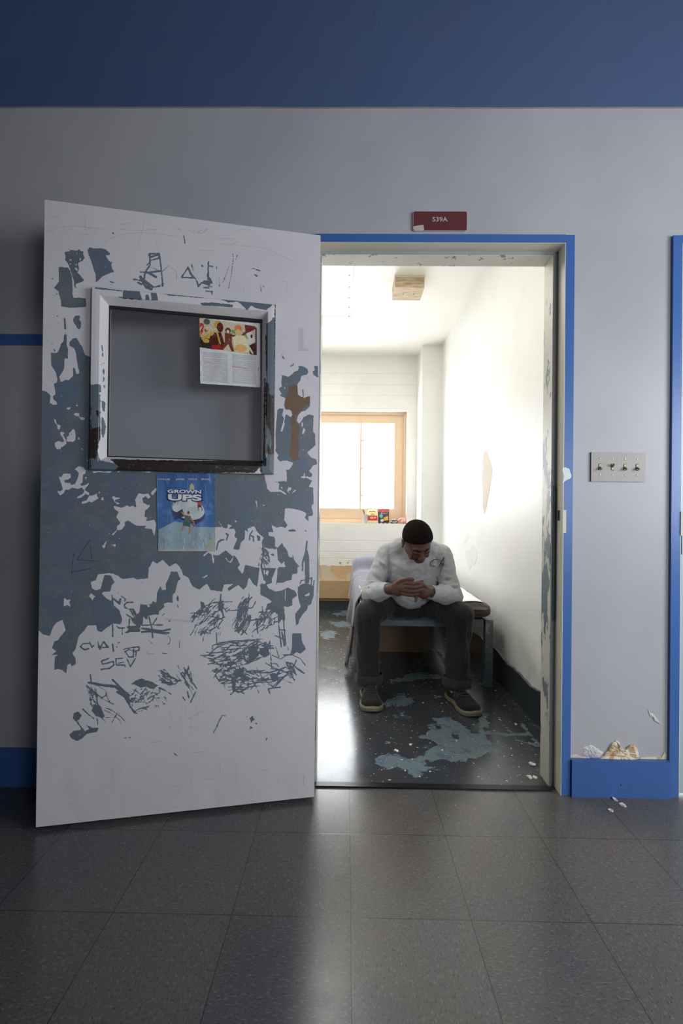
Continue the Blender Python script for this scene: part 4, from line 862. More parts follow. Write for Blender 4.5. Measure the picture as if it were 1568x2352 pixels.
# ================================================================== painted sheets: poster and newspaper cutting
class Canvas:
    def __init__(s, w, h, bg): s.w, s.h = w, h; s.a = np.zeros((h, w, 3)); s.a[:] = lin(bg)[:3]; s.Y, s.X = np.mgrid[0:h, 0:w]
    def mask(s, poly):
        p = np.array(poly, float); X = s.X+.5; Y = s.Y+.5; ins = np.zeros(X.shape, bool)
        for i in range(len(p)):
            a = p[i]; b_ = p[(i+1) % len(p)]
            if a[1] == b_[1]: continue
            c = (a[1] > Y) != (b_[1] > Y); ins ^= c & (X < (b_[0]-a[0])*(Y-a[1])/(b_[1]-a[1])+a[0])
        return ins
    def put(s, m, c, k=1.0):
        s.a[m] = s.a[m]*(1-k)+np.array(lin(c)[:3])*k
    def poly(s, p, c, k=1.0): s.put(s.mask(p), c, k)
    def ell(s, x, y, rx, ry, c, k=1.0, rot=0):
        ca, sa = math.cos(rot), math.sin(rot); dx = s.X+.5-x; dy = s.Y+.5-y
        s.put(((dx*ca+dy*sa)/rx)**2+((-dx*sa+dy*ca)/ry)**2 < 1, c, k)
    def line(s, pts, w, c, k=1.0):
        for a, b_ in zip(pts, pts[1:]):
            d = (b_[0]-a[0], b_[1]-a[1]); L = max(1e-9, d[0]**2+d[1]**2)
            t_ = np.clip(((s.X+.5-a[0])*d[0]+(s.Y+.5-a[1])*d[1])/L, 0, 1)
            s.put(np.hypot(s.X+.5-a[0]-t_*d[0], s.Y+.5-a[1]-t_*d[1]) < w, c, k)
    def grad(s, y0, y1, c0, c1):
        t_ = np.clip((s.Y-y0)/(y1-y0), 0, 1)[..., None]; m = (s.Y >= y0) & (s.Y < y1)
        g = np.array(lin(c0)[:3])*(1-t_)+np.array(lin(c1)[:3])*t_; s.a[m] = g[m]
def sheet(name, cv, corners, off, label, cat, amp=.0012, seed=1, thick=.0006):
    """corners: bl, br, tr, tl in door (u,v); a slightly cockled sheet of paper"""
    h, w = cv.h, cv.w; bl, br, tr_, tl = [np.array(c, float) for c in corners]
    verts = []; cols = []; rnd = random.Random(seed); ph = [rnd.uniform(0, 9) for _ in range(6)]
    for j in range(h+1):
        t_ = j/h
        for i in range(w+1):
            s_ = i/w; q = (tl*(1-s_)+tr_*s_)*(1-t_)+(bl*(1-s_)+br*s_)*t_
            e = min(s_, 1-s_, t_, 1-t_)*20; e = min(1, e)
            wv = amp*(1+.6*math.sin(s_*11+ph[0]+2*math.sin(t_*3+ph[1]))+.4*math.sin(s_*23+t_*5+ph[2]))
            jag = .0012*noise.noise(Vector((s_*18, t_*18, seed)))*(1-e)
            verts.append(dpt(q[0]+jag, q[1]+jag, off+thick+wv))
    nf = (w+1)*(h+1); faces = []
    for j in range(h):
        for i in range(w):
            a = j*(w+1)+i; faces.append((a, a+w+1, a+w+2, a+1))
    # back and rim
    verts += [dpt(c[0], c[1], off) for c in (bl, br, tr_, tl)]
    per = [h*(w+1)+i for i in range(0, w+1)]+[j*(w+1)+w for j in range(h-1, -1, -1)]+[i for i in range(w-1, -1, -1)]+[j*(w+1) for j in range(1, h)]
    pb = len(verts)
    for k in per: 
        p = np.array(verts[k]); i = k % (w+1); j = k//(w+1); s_ = i/w; t_ = j/h; q = (tl*(1-s_)+tr_*s_)*(1-t_)+(bl*(1-s_)+br*s_)*t_
        verts.append(dpt(q[0], q[1], off))
    n = len(per)
    for k in range(n): faces.append((per[k], per[(k+1) % n], pb+(k+1) % n, pb+k))
    t = NT(name+'_print'); at = t.attr('ink'); t.set(t.b.inputs['Base Color'], at.outputs['Color']); t.rough(.38)
    t.bump(t.noise(45, 3, stretch=(1, 1, .35)), .25, .004)
    o = link_mesh(name, verts, faces, t.m, smooth=True)
    ca = o.data.color_attributes.new('ink', 'FLOAT_COLOR', 'POINT')
    buf = np.ones((len(verts), 4), np.float32)
    jj = np.minimum(np.arange(h+1), h-1); ii = np.minimum(np.arange(w+1), w-1)
    buf[:nf, :3] = cv.a[jj][:, ii].reshape(-1, 3); buf[nf:, :3] = .75
    ca.data.foreach_set('color', buf.ravel())
    return tag(o, label, cat)
def lettering(text, size, place, m, parent, extrude=.0004, offset=0.0, sx=1.0, name='lettering'):
    """place(x, y, d) -> world point for glyph coordinates (text is centred)"""
    cu = bpy.data.curves.new('t', 'FONT'); cu.body = text; cu.size = size; cu.align_x = 'CENTER'; cu.align_y = 'CENTER'; cu.extrude = extrude; cu.offset = offset
    to = bpy.data.objects.new('t', cu); COL.objects.link(to)
    dg = bpy.context.evaluated_depsgraph_get(); dg.update()
    me = bpy.data.meshes.new_from_object(to.evaluated_get(dg)); bpy.data.objects.remove(to)
    for v in me.vertices: v.co = Vector([float(c) for c in place(v.co.x*sx, v.co.y, v.co.z+extrude)])
    me.name = name; me.materials.clear(); me.materials.append(m)
    o = bpy.data.objects.new(name, me); COL.objects.link(o)
    if parent is not None: adopt(o, parent)
    return o

def poster():
    W_, H_ = 190, 256; K = W_/1400.0                      # traced in an enlargement 1400 wide: px = (x-100)*K
    def q(*p): return [((p[i]-100)*K, (p[i+1]-60)*K*1.0) for i in range(0, len(p), 2)]
    c = Canvas(W_, H_, (40, 92, 158)); c.grad(0, 40, (40, 84, 150), (30, 92, 160)); c.grad(40, 190, (30, 92, 160), (52, 104, 176))
    rnd = random.Random(5)
    for i in range(46):                                   # streaks of water
        x = rnd.uniform(0, W_); y = rnd.uniform(0, 150); L = rnd.uniform(10, 60); col = rnd.choice(((30,120,190),(24,60,110),(110,160,205),(20,96,110),(70,130,200)))
        c.line([(x, y), (x+rnd.uniform(-6, 6), y+L)], rnd.uniform(.8, 3), col, .45)
    for i in range(14): c.ell(rnd.uniform(0, W_), rnd.uniform(95, 170), rnd.uniform(8, 26), rnd.uniform(4, 12), (96, 142, 200), .35)
    c.poly(q(130,1420, 520,1230, 900,1300, 1000,1360, 1500,1370, 1500,1960, 100,1960), (150, 174, 186))
    for i in range(60):
        x = rnd.uniform(0, W_); y = rnd.uniform(190, 250); c.line([(x, y), (x+rnd.uniform(-3, 3), y+rnd.uniform(5, 25))], rnd.uniform(.6, 2.2), rnd.choice(((120,150,180),(180,192,196),(90,120,170),(196,204,204))), .55)
    c.poly(q(1310,1690, 1500,1600, 1500,1940, 1250,1930), (176, 180, 150), .8); c.grad(249, 256, (186, 186, 184), (178, 180, 178))
    # pale foam disc with a navy underside, a plain stand-in for the printed picture
    c.ell(105, 128, 54, 34, (16, 28, 92), 1, .35); c.ell(102, 118, 54, 34, (206, 214, 216), 1, .25); c.ell(118, 122, 20, 13, (176, 194, 196), .7)
    c.poly(q(420,940, 560,1010, 700,930, 760,1100, 500,1200), (22, 34, 84)); c.poly(q(980,1290, 1160,1130, 1000,1360, 960,1360), (26, 30, 92))
    c.poly(q(880,460, 900,350, 940,310, 990,360, 1000,460), (186, 176, 130)); 
    def fig(x, y, s_, shirt, shorts, skin, lean):         # simple tumbling swimmer
        def r(px_, py_): a = lean; return (x+s_*(px_*math.cos(a)-py_*math.sin(a)), y+s_*(px_*math.sin(a)+py_*math.cos(a)))
        c.line([r(-3, -3), r(-9, -8)], 1.5*s_/1.6, skin); c.line([r(3, -3), r(9, 2), r(11, 6)], 1.5*s_/1.6, skin)
        c.line([r(-2, 6), r(-5, 15)], 1.7*s_/1.6, skin); c.line([r(2, 6), r(6, 13), r(5, 18)], 1.7*s_/1.6, skin)
        c.poly([r(-4, -5), r(4, -5), r(4, 4), r(-4, 4)], shirt); c.poly([r(-4, 3), r(4, 3), r(6, 9), r(-5, 9)], shorts); c.ell(*r(0, -8), 2.6*s_/1.4, 3.1*s_/1.4, skin); c.ell(*r(0, -9.4), 2.4*s_/1.4, 2.0*s_/1.4, (34, 26, 24))
    fig(62, 88, 1.25, (36, 52, 84), (60, 100, 120), (196, 128, 96), .9); fig(137, 100, 1.35, (206, 66, 58), (50, 56, 52), (150, 84, 62), -.15); fig(98, 152, 2.5, (92, 88, 96), (22, 92, 66), (196, 122, 88), .18)
    for i in range(90):                                   # tiny printed credits
        x = rnd.uniform(6, 182); y = rnd.choice((218, 222, 226, 230, 234, 239)); c.line([(x, y), (x+rnd.uniform(1, 4), y)], .8, (96, 100, 150), .5)
    fade = lin((120, 128, 132))[:3]; c.a = c.a*.80+np.array(fade)*.20
    gl = np.random.default_rng(3).normal(1, .07, c.a.shape[:2])[..., None]; c.a = np.clip(c.a*gl, 0, 1)
    cn = [duv(363.5, 1266, .001), duv(494, 1266, .001), duv(493, 1087, .001), duv(360, 1087, .001)]
    o = sheet('poster', c, cn, .0008, 'blue film poster with white title lettering taped to the door below its window', 'poster', .0011, 2)
    ut, vt = duv(428, 1140, .003); ux = (duv(494, 1140)[0]-duv(362, 1140)[0])/132
    M_L = simple('poster_white_print', (214, 214, 216), .4, .03); M_N = simple('poster_navy_print', (24, 34, 92), .4, .03)
    def pl(px, py, off): 
        u, v = duv(px, py, .003); return lambda x, y, d: dpt(u+x, v+y, off+d)
    lettering('GROWN', .0165, pl(424.6, 1130.3, .0040), M_N, o, .0002, .0013, 1.72)
    lettering('GROWN', .0155, pl(424, 1129.6, .0044), M_L, o, .0002, .0006, 1.78)
    lettering('UPS', .0290, pl(424.6, 1144.6, .0040), M_N, o, .0002, .0022, 2.30)
    lettering('UPS', .0270, pl(424, 1143.6, .0044), M_L, o, .0002, .0012, 2.40)
    for tx, px in (('SANDLER', 377), ('JAMES', 414), ('ROCK', 443), ('SPADE', 472)): lettering(tx, .0082, pl(px, 1101, .0040), M_L, o, .0002, 0, 1.25 if len(tx) < 7 else 1.12)
poster()
def cutting():
    W_, H_ = 170, 200; c = Canvas(W_, H_, (214, 213, 217)); rnd = random.Random(8); K = W_/1340.0
    def q(*p): return [((p[i]-90)*K, (p[i+1]-110)*K) for i in range(0, len(p), 2)]
    c.poly(q(90,110, 1300,180, 1360,240, 1360,910, 840,870, 90,820), (196, 186, 160))
    c.poly(q(100,240, 180,240, 190,560, 100,560), (176, 52, 44)); c.poly(q(90,560,340,600,340,840,90,820), (44, 34, 30)); c.ell(*q(250,190)[0], 9, 9, (88, 92, 84)); c.ell(*q(230,400)[0], 4, 5, (190, 50, 46))
    for i in range(26): 
        x, y = rnd.uniform(120, 500), rnd.uniform(250, 520); c.line(q(x, y, x+rnd.uniform(-60, 60), y+rnd.uniform(40, 120)), 1.2, rnd.choice(((214,196,150),(196,160,70),(226,220,200))), .8)
    c.ell(*q(500,250)[0], 12, 13, (190, 156, 66)); c.ell(*q(540,300)[0], 9, 15, (92, 30, 30))                       # hooded shapes, left
    c.poly(q(330,440, 560,420, 640,700, 560,840, 340,840, 300,650), (84, 24, 22)); c.poly(q(360,730,560,730,540,840,350,830), (170, 40, 36)); c.line(q(160,600,380,460), 4, (200,164,72)); c.line(q(470,420,540,690), 2.5, (196,162,70)); c.ell(*q(230,650)[0], 9, 7, (206,160,66))
    c.ell(*q(715,360)[0], 8, 9, (96, 50, 36)); c.ell(*q(715,385)[0], 4, 5, (214, 196, 180)); c.poly(q(640,420, 800,430, 800,660, 850,860, 790,860, 720,680, 600,840, 540,840, 640,650), (110, 48, 34)); c.line(q(790,470, 870,470), 3, (60, 44, 40))
    c.ell(*q(940,290)[0], 11, 11, (216, 130, 80)); c.ell(*q(945,380)[0], 7, 10, (226, 178, 130)); c.poly(q(810,520, 900,450, 1050,460, 1180,560, 1180,840, 900,860, 850,700), (226, 214, 176)); c.ell(*q(1000,760)[0], 17, 12, (222, 160, 76), .8); c.poly(q(780,330,860,330,880,420,800,420), (120,150,70)); c.poly(q(1020,370,1090,360,1180,540,1120,500), (130,160,76))
    c.poly(q(1090,180, 1330,200, 1330,260, 1060,450, 1000,450, 1100,350), (110, 40, 36)); c.poly(q(1120,390, 1230,330, 1330,540, 1200,660), (222, 218, 210)); c.ell(*q(1240,450)[0], 3, 6, (50,36,34)); c.poly(q(1330,240,1360,240,1360,910,1200,890,1180,680,1330,600), (74, 26, 28)); c.line(q(1170,700,1260,860), 3, (206,208,190))
    for i in range(220): c.line([(rnd.uniform(2, 158), rnd.uniform(5, 92))]*2, rnd.uniform(.5, 1.4), rnd.choice(((226,150,60),(90,30,28),(230,224,200),(150,60,40),(110,110,60))), .35)
    for col in (0, 1):                                    # lines of small print, in two columns
        x0 = 9+col*82
        for y in np.arange(104, 194, 2.6):
            if 118 < y < 121: continue
            x = x0
            while x < x0+68:
                w = rnd.uniform(2, 7); c.line([(x, y), (min(x+w, x0+68), y)], .75, (120, 118, 126), .5); x += w+1.4
    c.line([(14, 133), (28, 134)], 1.0, (206, 110, 110), .8); c.line([(91, 141), (130, 144)], 1.1, (206, 90, 90), .8); c.line([(166, 138), (165, 150)], 1.2, (200, 110, 104), .7)
    gl = np.random.default_rng(4).normal(1, .10, c.a.shape[:2])[..., None]; c.a = np.clip(c.a*gl, 0, 1)
    cn = [duv(460, 881, -.013), duv(597.5, 890, -.013), duv(597, 743, -.013), duv(458, 730, -.013)]
    sheet('newspaper_cutting', c, cn, -.0143, 'crumpled newspaper cutting with a colour picture, stuck inside the door window', 'newspaper', .0010, 4)
cutting()
# ================================================================== room sign and light switches
sg = empty('room_sign', tuple(on_y(1010, 508, 0))); tag(sg, 'small maroon room number sign on the wall above the doorway', 'sign')
a, b_ = on_y(948, 485.5, -.006), on_y(1072, 531, -.006)
bm = bmesh.new(); R_ = .009; x0, x1, z0, z1 = a[0], b_[0], b_[2], a[2]
def rrect(x0, x1, z0, z1, R_, n=6):
    out = []
    for cx_, cz_, s0 in ((x1-R_, z1-R_, 0), (x0+R_, z1-R_, 90), (x0+R_, z0+R_, 180), (x1-R_, z0+R_, 270)):
        for k in range(n+1): t_ = math.radians(s0+90*k/n); out.append((cx_+R_*math.cos(t_), cz_+R_*math.sin(t_)))
    return out
prism('sign_plate', rrect(x0, x1, z0, z1, R_), lambda p, d: (p[0], -d, p[1]), .006, simple('sign_rim_white', (186, 182, 186), .4, .04), sg, bevel=.001)
prism('sign_face', rrect(x0+.0022, x1-.0006, z0+.0022, z1-.0004, R_*.8), lambda p, d: (p[0], -.0058-d, p[1]), .0008, simple('maroon_plastic', (96, 46, 50), .35, .05, 10), sg)
s_ = (x1-x0)/124
def sgp(px, py): return (x0+(px-948)*s_, z1-(py-485.5)*s_)
prism('torn_sticker', [sgp(*p) for p in C(940,470,10.45, 100,525,335,485,355,605,300,628,130,620,98,580)], lambda p, d: (p[0], -.0066-d, p[1]), .0005, simple('sticker_grey', (186, 180, 178), .6, .06), sg)
tp = sgp(1009.5, 504.5); lettering('539A', .0235, lambda x, y, d: (tp[0]+x, -.0067-d, tp[1]+y), simple('sign_letter_grey', (176, 172, 172), .5, .03), sg, .0003, .0004, 1.12)
sw = empty('light_switch_plate', tuple(on_y(1419, 1072, 0))); tag(sw, 'brushed steel plate with four toggle light switches beside the door frame', 'light switch')
a, b_ = on_y(1357.5, 1038.5, -.006), on_y(1481.5, 1107, -.006); s_ = (b_[0]-a[0])/124
def swp(px, py): return a[0]+(px-1357.5)*s_, a[2]-(py-1038.5)*s_
bm = bmesh.new(); box_into(bm, (a[0], -.006, b_[2]), (b_[0], 0, a[2])); link_bm('cover_plate', bm, M_STEEL, sw, bevel=.004, seg=3)
M_TOG = simple('ivory_toggle', (176, 172, 140), .4, .05)
for i, cxp in enumerate((1377.5, 1406, 1434.5, 1462.5)):
    upw = i == 1; X0, Z0 = swp(cxp, 1072.5)
    box('switch_slot', (X0-.0052, -.0066, Z0-.0125), (X0+.0052, -.0055, Z0+.0125), M_BLACK, sw)
    tg = bmesh.new(); sg_ = 1 if upw else -1
    tube_into(tg, [(X0, -.004, Z0+.001*sg_), (X0, -.010, Z0+.003*sg_), (X0, -.018, Z0+.0085*sg_), (X0, -.0215, Z0+.0105*sg_)], [.0046, .0042, .0036, .0026], 10)
    box_into(tg, (X0-.0042, -.0078, Z0-.0105), (X0+.0042, -.006, Z0+.0105))
    link_bm('toggle', tg, M_TOG, sw)
    for dy in (1053, 1090.5):
        X1_, Z1_ = swp(cxp, dy); bm = bmesh.new(); bmesh.ops.create_uvsphere(bm, u_segments=12, v_segments=6, radius=.0028, matrix=Matrix.Translation((X1_, -.0062, Z1_)) @ Matrix.Diagonal((1, .5, 1, 1)))
        link_bm('screw', bm, simple('bright_screw', (206, 206, 206), .2, 0, metal=.9) if 'bright_screw' not in bpy.data.materials else bpy.data.materials['bright_screw'], sw, smooth=True)
# ================================================================== volume modelling helper: overlapping solids -> one smooth skin
from mathutils.bvhtree import BVHTree
def cap_into(bm, p0, p1, r0, r1, n=14, flat=None):
    p0, p1 = Vector(p0), Vector(p1); d = p1-p0; L = d.length
    if L < 1e-6: d = Vector((0,0,1)); L = 1e-6
    d.normalize(); a = d.orthogonal().normalized(); b = d.cross(a)
    if flat is not None:                                  # flat = (axis, factor): squeeze the section along an axis
        ax = Vector(flat[0]); ax = (ax-d*ax.dot(d)).normalized(); a = ax; b = d.cross(ax); fa = flat[1]
    else: fa = 1.0
    prof = []
    for k in range(5): t = PI/2*(1-k/5); prof.append((-math.sin(t)*r0, math.cos(t)*r0))
    prof.append((0, r0)); prof.append((L, r1))
    for k in range(1, 6): t = PI/2*k/5; prof.append((L+math.sin(t)*r1, math.cos(t)*r1))
    rings = []
    for h, r in prof:
        if r < 1e-5: rings.append([bm.verts.new(p0+d*h)]); continue
        rings.append([bm.verts.new(p0+d*h+(a*fa*math.cos(2*PI*i/n)+b*math.sin(2*PI*i/n))*r) for i in range(n)])
    for x, y in zip(rings, rings[1:]):
        for i in range(n):
            j = (i+1) % n
            if len(x) == 1: bm.faces.new((x[0], y[j], y[i]))
            elif len(y) == 1: bm.faces.new((x[i], x[j], y[0]))
            else: bm.faces.new((x[i], x[j], y[j], y[i]))
def chain_into(bm, pts, rs, **kw):
    for i in range(len(pts)-1): cap_into(bm, pts[i], pts[i+1], rs[i], rs[i+1], **kw)
def ell_into(bm, c, r, M=None, n=20):
    vs = bmesh.ops.create_uvsphere(bm, u_segments=n, v_segments=n//2+2, radius=1.0)['verts']
    for v in vs:
        q = Vector((v.co.x*r[0], v.co.y*r[1], v.co.z*r[2]))
        if M is not None: q = M @ q
        v.co = q+Vector(c)
def skin(name, bm, voxel, smooth, m, parent, factor=.5, folds=None, nz=None, mats=None):
    bmesh.ops.recalc_face_normals(bm, faces=bm.faces)
    me = bpy.data.meshes.new('tmp'); bm.to_mesh(me); bm.free()
    o = bpy.data.objects.new('tmp', me); COL.objects.link(o)
    r = o.modifiers.new('r', 'REMESH'); r.mode = 'VOXEL'; r.voxel_size = voxel
    if smooth: s = o.modifiers.new('s', 'SMOOTH'); s.factor = factor; s.iterations = smooth
    dg = bpy.context.evaluated_depsgraph_get(); dg.update()
    out = bpy.data.meshes.new_from_object(o.evaluated_get(dg)); bpy.data.objects.remove(o); bpy.data.meshes.remove(me)
    out.name = name
    n = len(out.vertices); co = np.empty(n*3); no = np.empty(n*3)
    out.vertices.foreach_get('co', co); out.vertices.foreach_get('normal', no); co = co.reshape(-1, 3); no = no.reshape(-1, 3)
    dsp = np.zeros(n)
    for pts, w, amp in (folds or []):                     # crease (amp<0) or ridge (amp>0) along a polyline
        p = np.array(pts, float); D = np.full(n, 1e9); T = np.zeros(n); acc = 0; tot = np.linalg.norm(np.diff(p, axis=0), axis=1).sum()
        for a, b in zip(p, p[1:]):
            d = b-a; L = (d*d).sum(); t = np.clip(((co-a)@d)/L, 0, 1); q = np.linalg.norm(co-a-t[:, None]*d, axis=1)
            T = np.where(q < D, (acc+t*math.sqrt(L))/tot, T); D = np.minimum(D, q); acc += math.sqrt(L)
        dsp += amp*np.exp(-(D/w)**2)*np.sin(np.clip(T, .02, .98)*PI)**.5
    if nz:
        for sc_, am, st in nz:
            dsp += np.array([noise.noise(Vector((c[0]*sc_*st[0], c[1]*sc_*st[1], c[2]*sc_*st[2]))) for c in co])*am
    if folds or nz:
        co = co+no*dsp[:, None]; out.vertices.foreach_set('co', co.ravel()); out.update()
    out.materials.clear()
    for k in (mats or [m]): out.materials.append(k)
    out.polygons.foreach_set('use_smooth', [True]*len(out.polygons))
    o = bpy.data.objects.new(name, out); COL.objects.link(o)
    if parent is not None: adopt(o, parent)
    return o
def bvh_of(o):
    M = parent_world(o); vs = [M @ v.co for v in o.data.vertices]
    return BVHTree.FromPolygons(vs, [tuple(p.vertices) for p in o.data.polygons])
def hit(bvh, x, y, lift=.001):
    d = Vector(ray(x, y)).normalized(); h = bvh.ray_cast(Vector(CP), d)
    return (h[0]-d*lift) if h[0] is not None else None

# ================================================================== fixtures of the cell
cl = empty('ceiling_light', (-.3, 1.45, CZ)); tag(cl, 'recessed ceiling light with a riveted white metal rim in the cell', 'ceiling light')
LX0, LX1, LY0, LY1 = -.62, -.036, .60, 2.24
bm = bmesh.new()
for a, b_ in (((LX0-.06, LY0-.06), (LX0, LY1+.045)), ((LX1, LY0-.06), (LX1+.062, LY1+.045)), ((LX0, LY1), (LX1, LY1+.045)), ((LX0, LY0-.06), (LX1, LY0))): box_into(bm, (a[0], a[1], CZ-.008), (b_[0], b_[1], CZ-.0005))
link_bm('fixture_rim', bm, simple('fixture_white_metal', (190, 190, 188), .35, .04), cl, bevel=.002)
td = NT('light_diffuser'); td.base(lin((240, 232, 222))); td.rough(.4); td.b.inputs['Emission Color'].default_value = (1, .96, .9, 1); td.b.inputs['Emission Strength'].default_value = 8.5
box('diffuser', (LX0, LY0, CZ-.005), (LX1, LY1, CZ-.001), td.m, cl)
for i in range(6):
    bm = bmesh.new(); bmesh.ops.create_uvsphere(bm, u_segments=8, v_segments=6, radius=.006, matrix=Matrix.Translation((LX1+.035, 1.42+i*.17, CZ-.009)) @ Matrix.Diagonal((1, 1, .4, 1))); link_bm('rivet', bm, M_STEEL, cl, smooth=True)
def wood_mat():
    t = NT('raw_plywood'); g = t.noise(30, 4, .6, stretch=(.35, 4, 3)); c = t.mix(t.ramp(g, .35, .65), lin((168, 144, 116)), lin((206, 186, 158)))
    t.base(c); t.rough(.6); t.bump(g, .1, .002); return t.m
wbk = empty('wooden_block', (.436, 1.70, 2.72)); tag(wbk, 'unpainted wooden box cover fixed to the white cell ceiling', 'wooden block')
box('block_body', (.330, 1.602, 2.677), (.543, 1.80, 2.752), wood_mat(), wbk, bevel=.003)
box('mounting_board', (.327, 1.596, 2.751), (.546, 1.806, CZ), simple('pale_board', (206, 196, 176), .5, .1, 20), wbk, bevel=.002)
for x_ in (.40, .48):
    bm = bmesh.new(); bmesh.ops.create_uvsphere(bm, u_segments=8, v_segments=6, radius=.004, matrix=Matrix.Translation((x_, 1.70, 2.676))); link_bm('screw', bm, M_STEEL, wbk, smooth=True)

# ---- things on the window ledge
LEDZ = wz0; LY = CY1+.035
def lx(x): return on_y(x, 1190, LY)[0]
def lz(y): return on_y(860, y, LY)[2]
cup = empty('cup', (lx(838), LY, LEDZ)); tag(cup, 'white cup holding a dark toothbrush on the window ledge', 'cup')
bm = bmesh.new(); prof = [(.0, .0), (.024, 0), (.034, .098), (.036, .100), (.031, .099), (.022, .008), (0, .008)]
rings = [[bm.verts.new((lx(838)+r*math.cos(2*PI*i/20), LY+r*math.sin(2*PI*i/20), LEDZ+h)) for i in range(20)] for r, h in prof]
for a, b_ in zip(rings, rings[1:]):
    for i in range(20): bm.faces.new((a[i], a[(i+1) % 20], b_[(i+1) % 20], b_[i]))
bmesh.ops.remove_doubles(bm, verts=bm.verts, dist=1e-5); link_bm('cup_body', bm, simple('white_plastic', (226, 226, 222), .4, .03), cup, smooth=True)
tb = empty('toothbrush', (lx(838), LY, LEDZ+.01)); tag(tb, 'dark toothbrush standing in the white cup on the ledge', 'toothbrush')
bm = bmesh.new(); tube_into(bm, [(lx(838)+.006, LY, LEDZ+.012), (lx(837), LY-.004, LEDZ+.09), (lx(834.5), LY-.01, LEDZ+.150)], [.004, .006, .0065], 8); link_bm('handle', bm, simple('dark_handle', (70, 74, 66), .4), tb, smooth=True)
bm = bmesh.new(); box_into(bm, (lx(834.5)-.011, LY-.018, LEDZ+.130), (lx(834.5)+.002, LY-.008, LEDZ+.152)); link_bm('bristles', bm, simple('bristle_grey', (120, 124, 118), .7), tb)
def snack_bag(name, x0, x1, ytop, lean, label, painter, seed):
    r = empty(name, (lx((x0+x1)/2), LY, LEDZ)); tag(r, label, 'snack bag', 'snack bags on the window ledge')
    c = Canvas(44, 60, (200, 200, 200)); painter(c)
    X0, X1 = lx(x0), lx(x1); H = lz(ytop)-LEDZ; nu, nv = 44, 60; verts = []; cols = []
    for side in (-1, 1):
        for j in range(nv+1):
            for i in range(nu+1):
                s_, t_ = i/nu, j/nv
                puff = .022*(math.sin(PI*s_)**.7)*(math.sin(PI*min(1, max(0, (t_-.05)/.9)))**.6)
                puff += .0016*math.sin(s_*19+seed)*math.sin(t_*9+seed*2)
                x = X0+(X1-X0)*s_+.003*math.sin(t_*7+seed)*(1 if s_ > .5 else -1)*.6
                verts.append((x, LY+side*puff+lean*t_, LEDZ+.0005+H*t_+(.0025*math.sin(s_*30) if t_ > .97 else 0)))
                cols.append(tuple(c.a[min(nv-1, nv-1-min(j, nv-1))][min(i, nu-1)])+(1,) if side < 0 else (.5, .5, .5, 1))
    faces = []; off = (nu+1)*(nv+1)
    for sd in (0, 1):
        for j in range(nv):
            for i in range(nu):
                a = sd*off+j*(nu+1)+i; f = (a, a+1, a+nu+2, a+nu+1); faces.append(f if sd == 0 else tuple(reversed(f)))
    t = NT(name+'_print'); at = t.attr('ink'); t.set(t.b.inputs['Base Color'], at.outputs['Color']); t.rough(.3)
    o = link_mesh('printed_foil', verts, faces, t.m, r, smooth=True)
    ca = o.data.color_attributes.new('ink', 'FLOAT_COLOR', 'POINT'); ca.data.foreach_set('color', np.array(cols, np.float32).ravel())
    bm = bmesh.new(); box_into(bm, (X0+.002, LY+lean-.0015, LEDZ+H-.006), (X1-.002, LY+lean+.0015, LEDZ+H+.002)); link_bm('crimped_seal', bm, simple(name+'_seal', c_seal[seed], .3), r)
    return r
c_seal = {1: (224, 214, 170), 2: (190, 70, 84)}
def p1(c):
    c.grad(0, 60, (236, 226, 180), (232, 220, 170)); c.put((c.Y > 27) & (c.Y < 48), (206, 66, 48)); c.ell(24, 24, 9, 5, (216, 176, 60)); c.line([(9, 14), (14, 11), (20, 14), (26, 10), (32, 14), (36, 12)], 1.5, (120, 86, 60)); c.ell(20, 37, 8, 4, (232, 210, 200), .8); c.ell(34, 36, 4, 3, (236, 214, 200), .8)
def p2(c):
    c.grad(0, 60, (66, 62, 72), (44, 42, 50)); c.put(c.Y < 9, (190, 70, 84)); c.ell(12, 28, 7, 8, (110, 176, 172)); c.poly([(20, 34), (40, 28), (42, 44), (26, 48)], (226, 160, 70)); c.ell(16, 46, 7, 6, (206, 204, 200)); c.put(c.Y > 54, (130, 44, 54)); c.line([(14, 16), (34, 15)], 1.6, (150, 120, 110))
    rr = random.Random(4)
    for i in range(40): c.ell(rr.uniform(4, 42), rr.uniform(12, 30), .9, .9, (150, 140, 140), .7)
snack_bag('snack_bag', 843, 866.5, 1168, .012, 'yellow and red snack bag on the window ledge beside the white cup', p1, 1)
snack_bag('snack_bag', 868, 893.5, 1170, .012, 'dark snack bag with a pink top on the window ledge', p2, 2)
def crumple(name, x0, x1, ytop, c, label, cat, seed):
    bm = bmesh.new(); bmesh.ops.create_icosphere(bm, subdivisions=4, radius=1); X0, X1 = lx(x0), lx(x1); H = lz(ytop)-LEDZ
    for v in bm.verts:
        n_ = 1+.30*noise.noise(v.co*2.2+Vector((seed, 0, 0)))+.14*noise.noise(v.co*6+Vector((0, seed, 0)))
        v.co = Vector(((X0+X1)/2+v.co.x*n_*(X1-X0)/2, LY+v.co.y*.028*n_, LEDZ+H*.5+v.co.z*H*.5*n_))
        v.co.z = max(v.co.z, LEDZ+.0005)
    t = NT(name+'_foil'); t.base(t.mix(t.ramp(t.noise(70, 3), .45, .55), lin(c[0]), lin(c[1]))); t.rough(.35)
    o = link_bm(name, bm, t.m); return tag(o, label, cat)
crumple('food_wrapper', 894, 915, 1192, ((60, 52, 50), (196, 190, 180)), 'crumpled dark wrapper on the window ledge next to the snack bags', 'wrapper', 3)
crumple('food_wrapper', 914, 933, 1188, ((232, 196, 184), (214, 140, 130)), 'crumpled pink wrapper in the right corner of the window ledge', 'wrapper', 8)

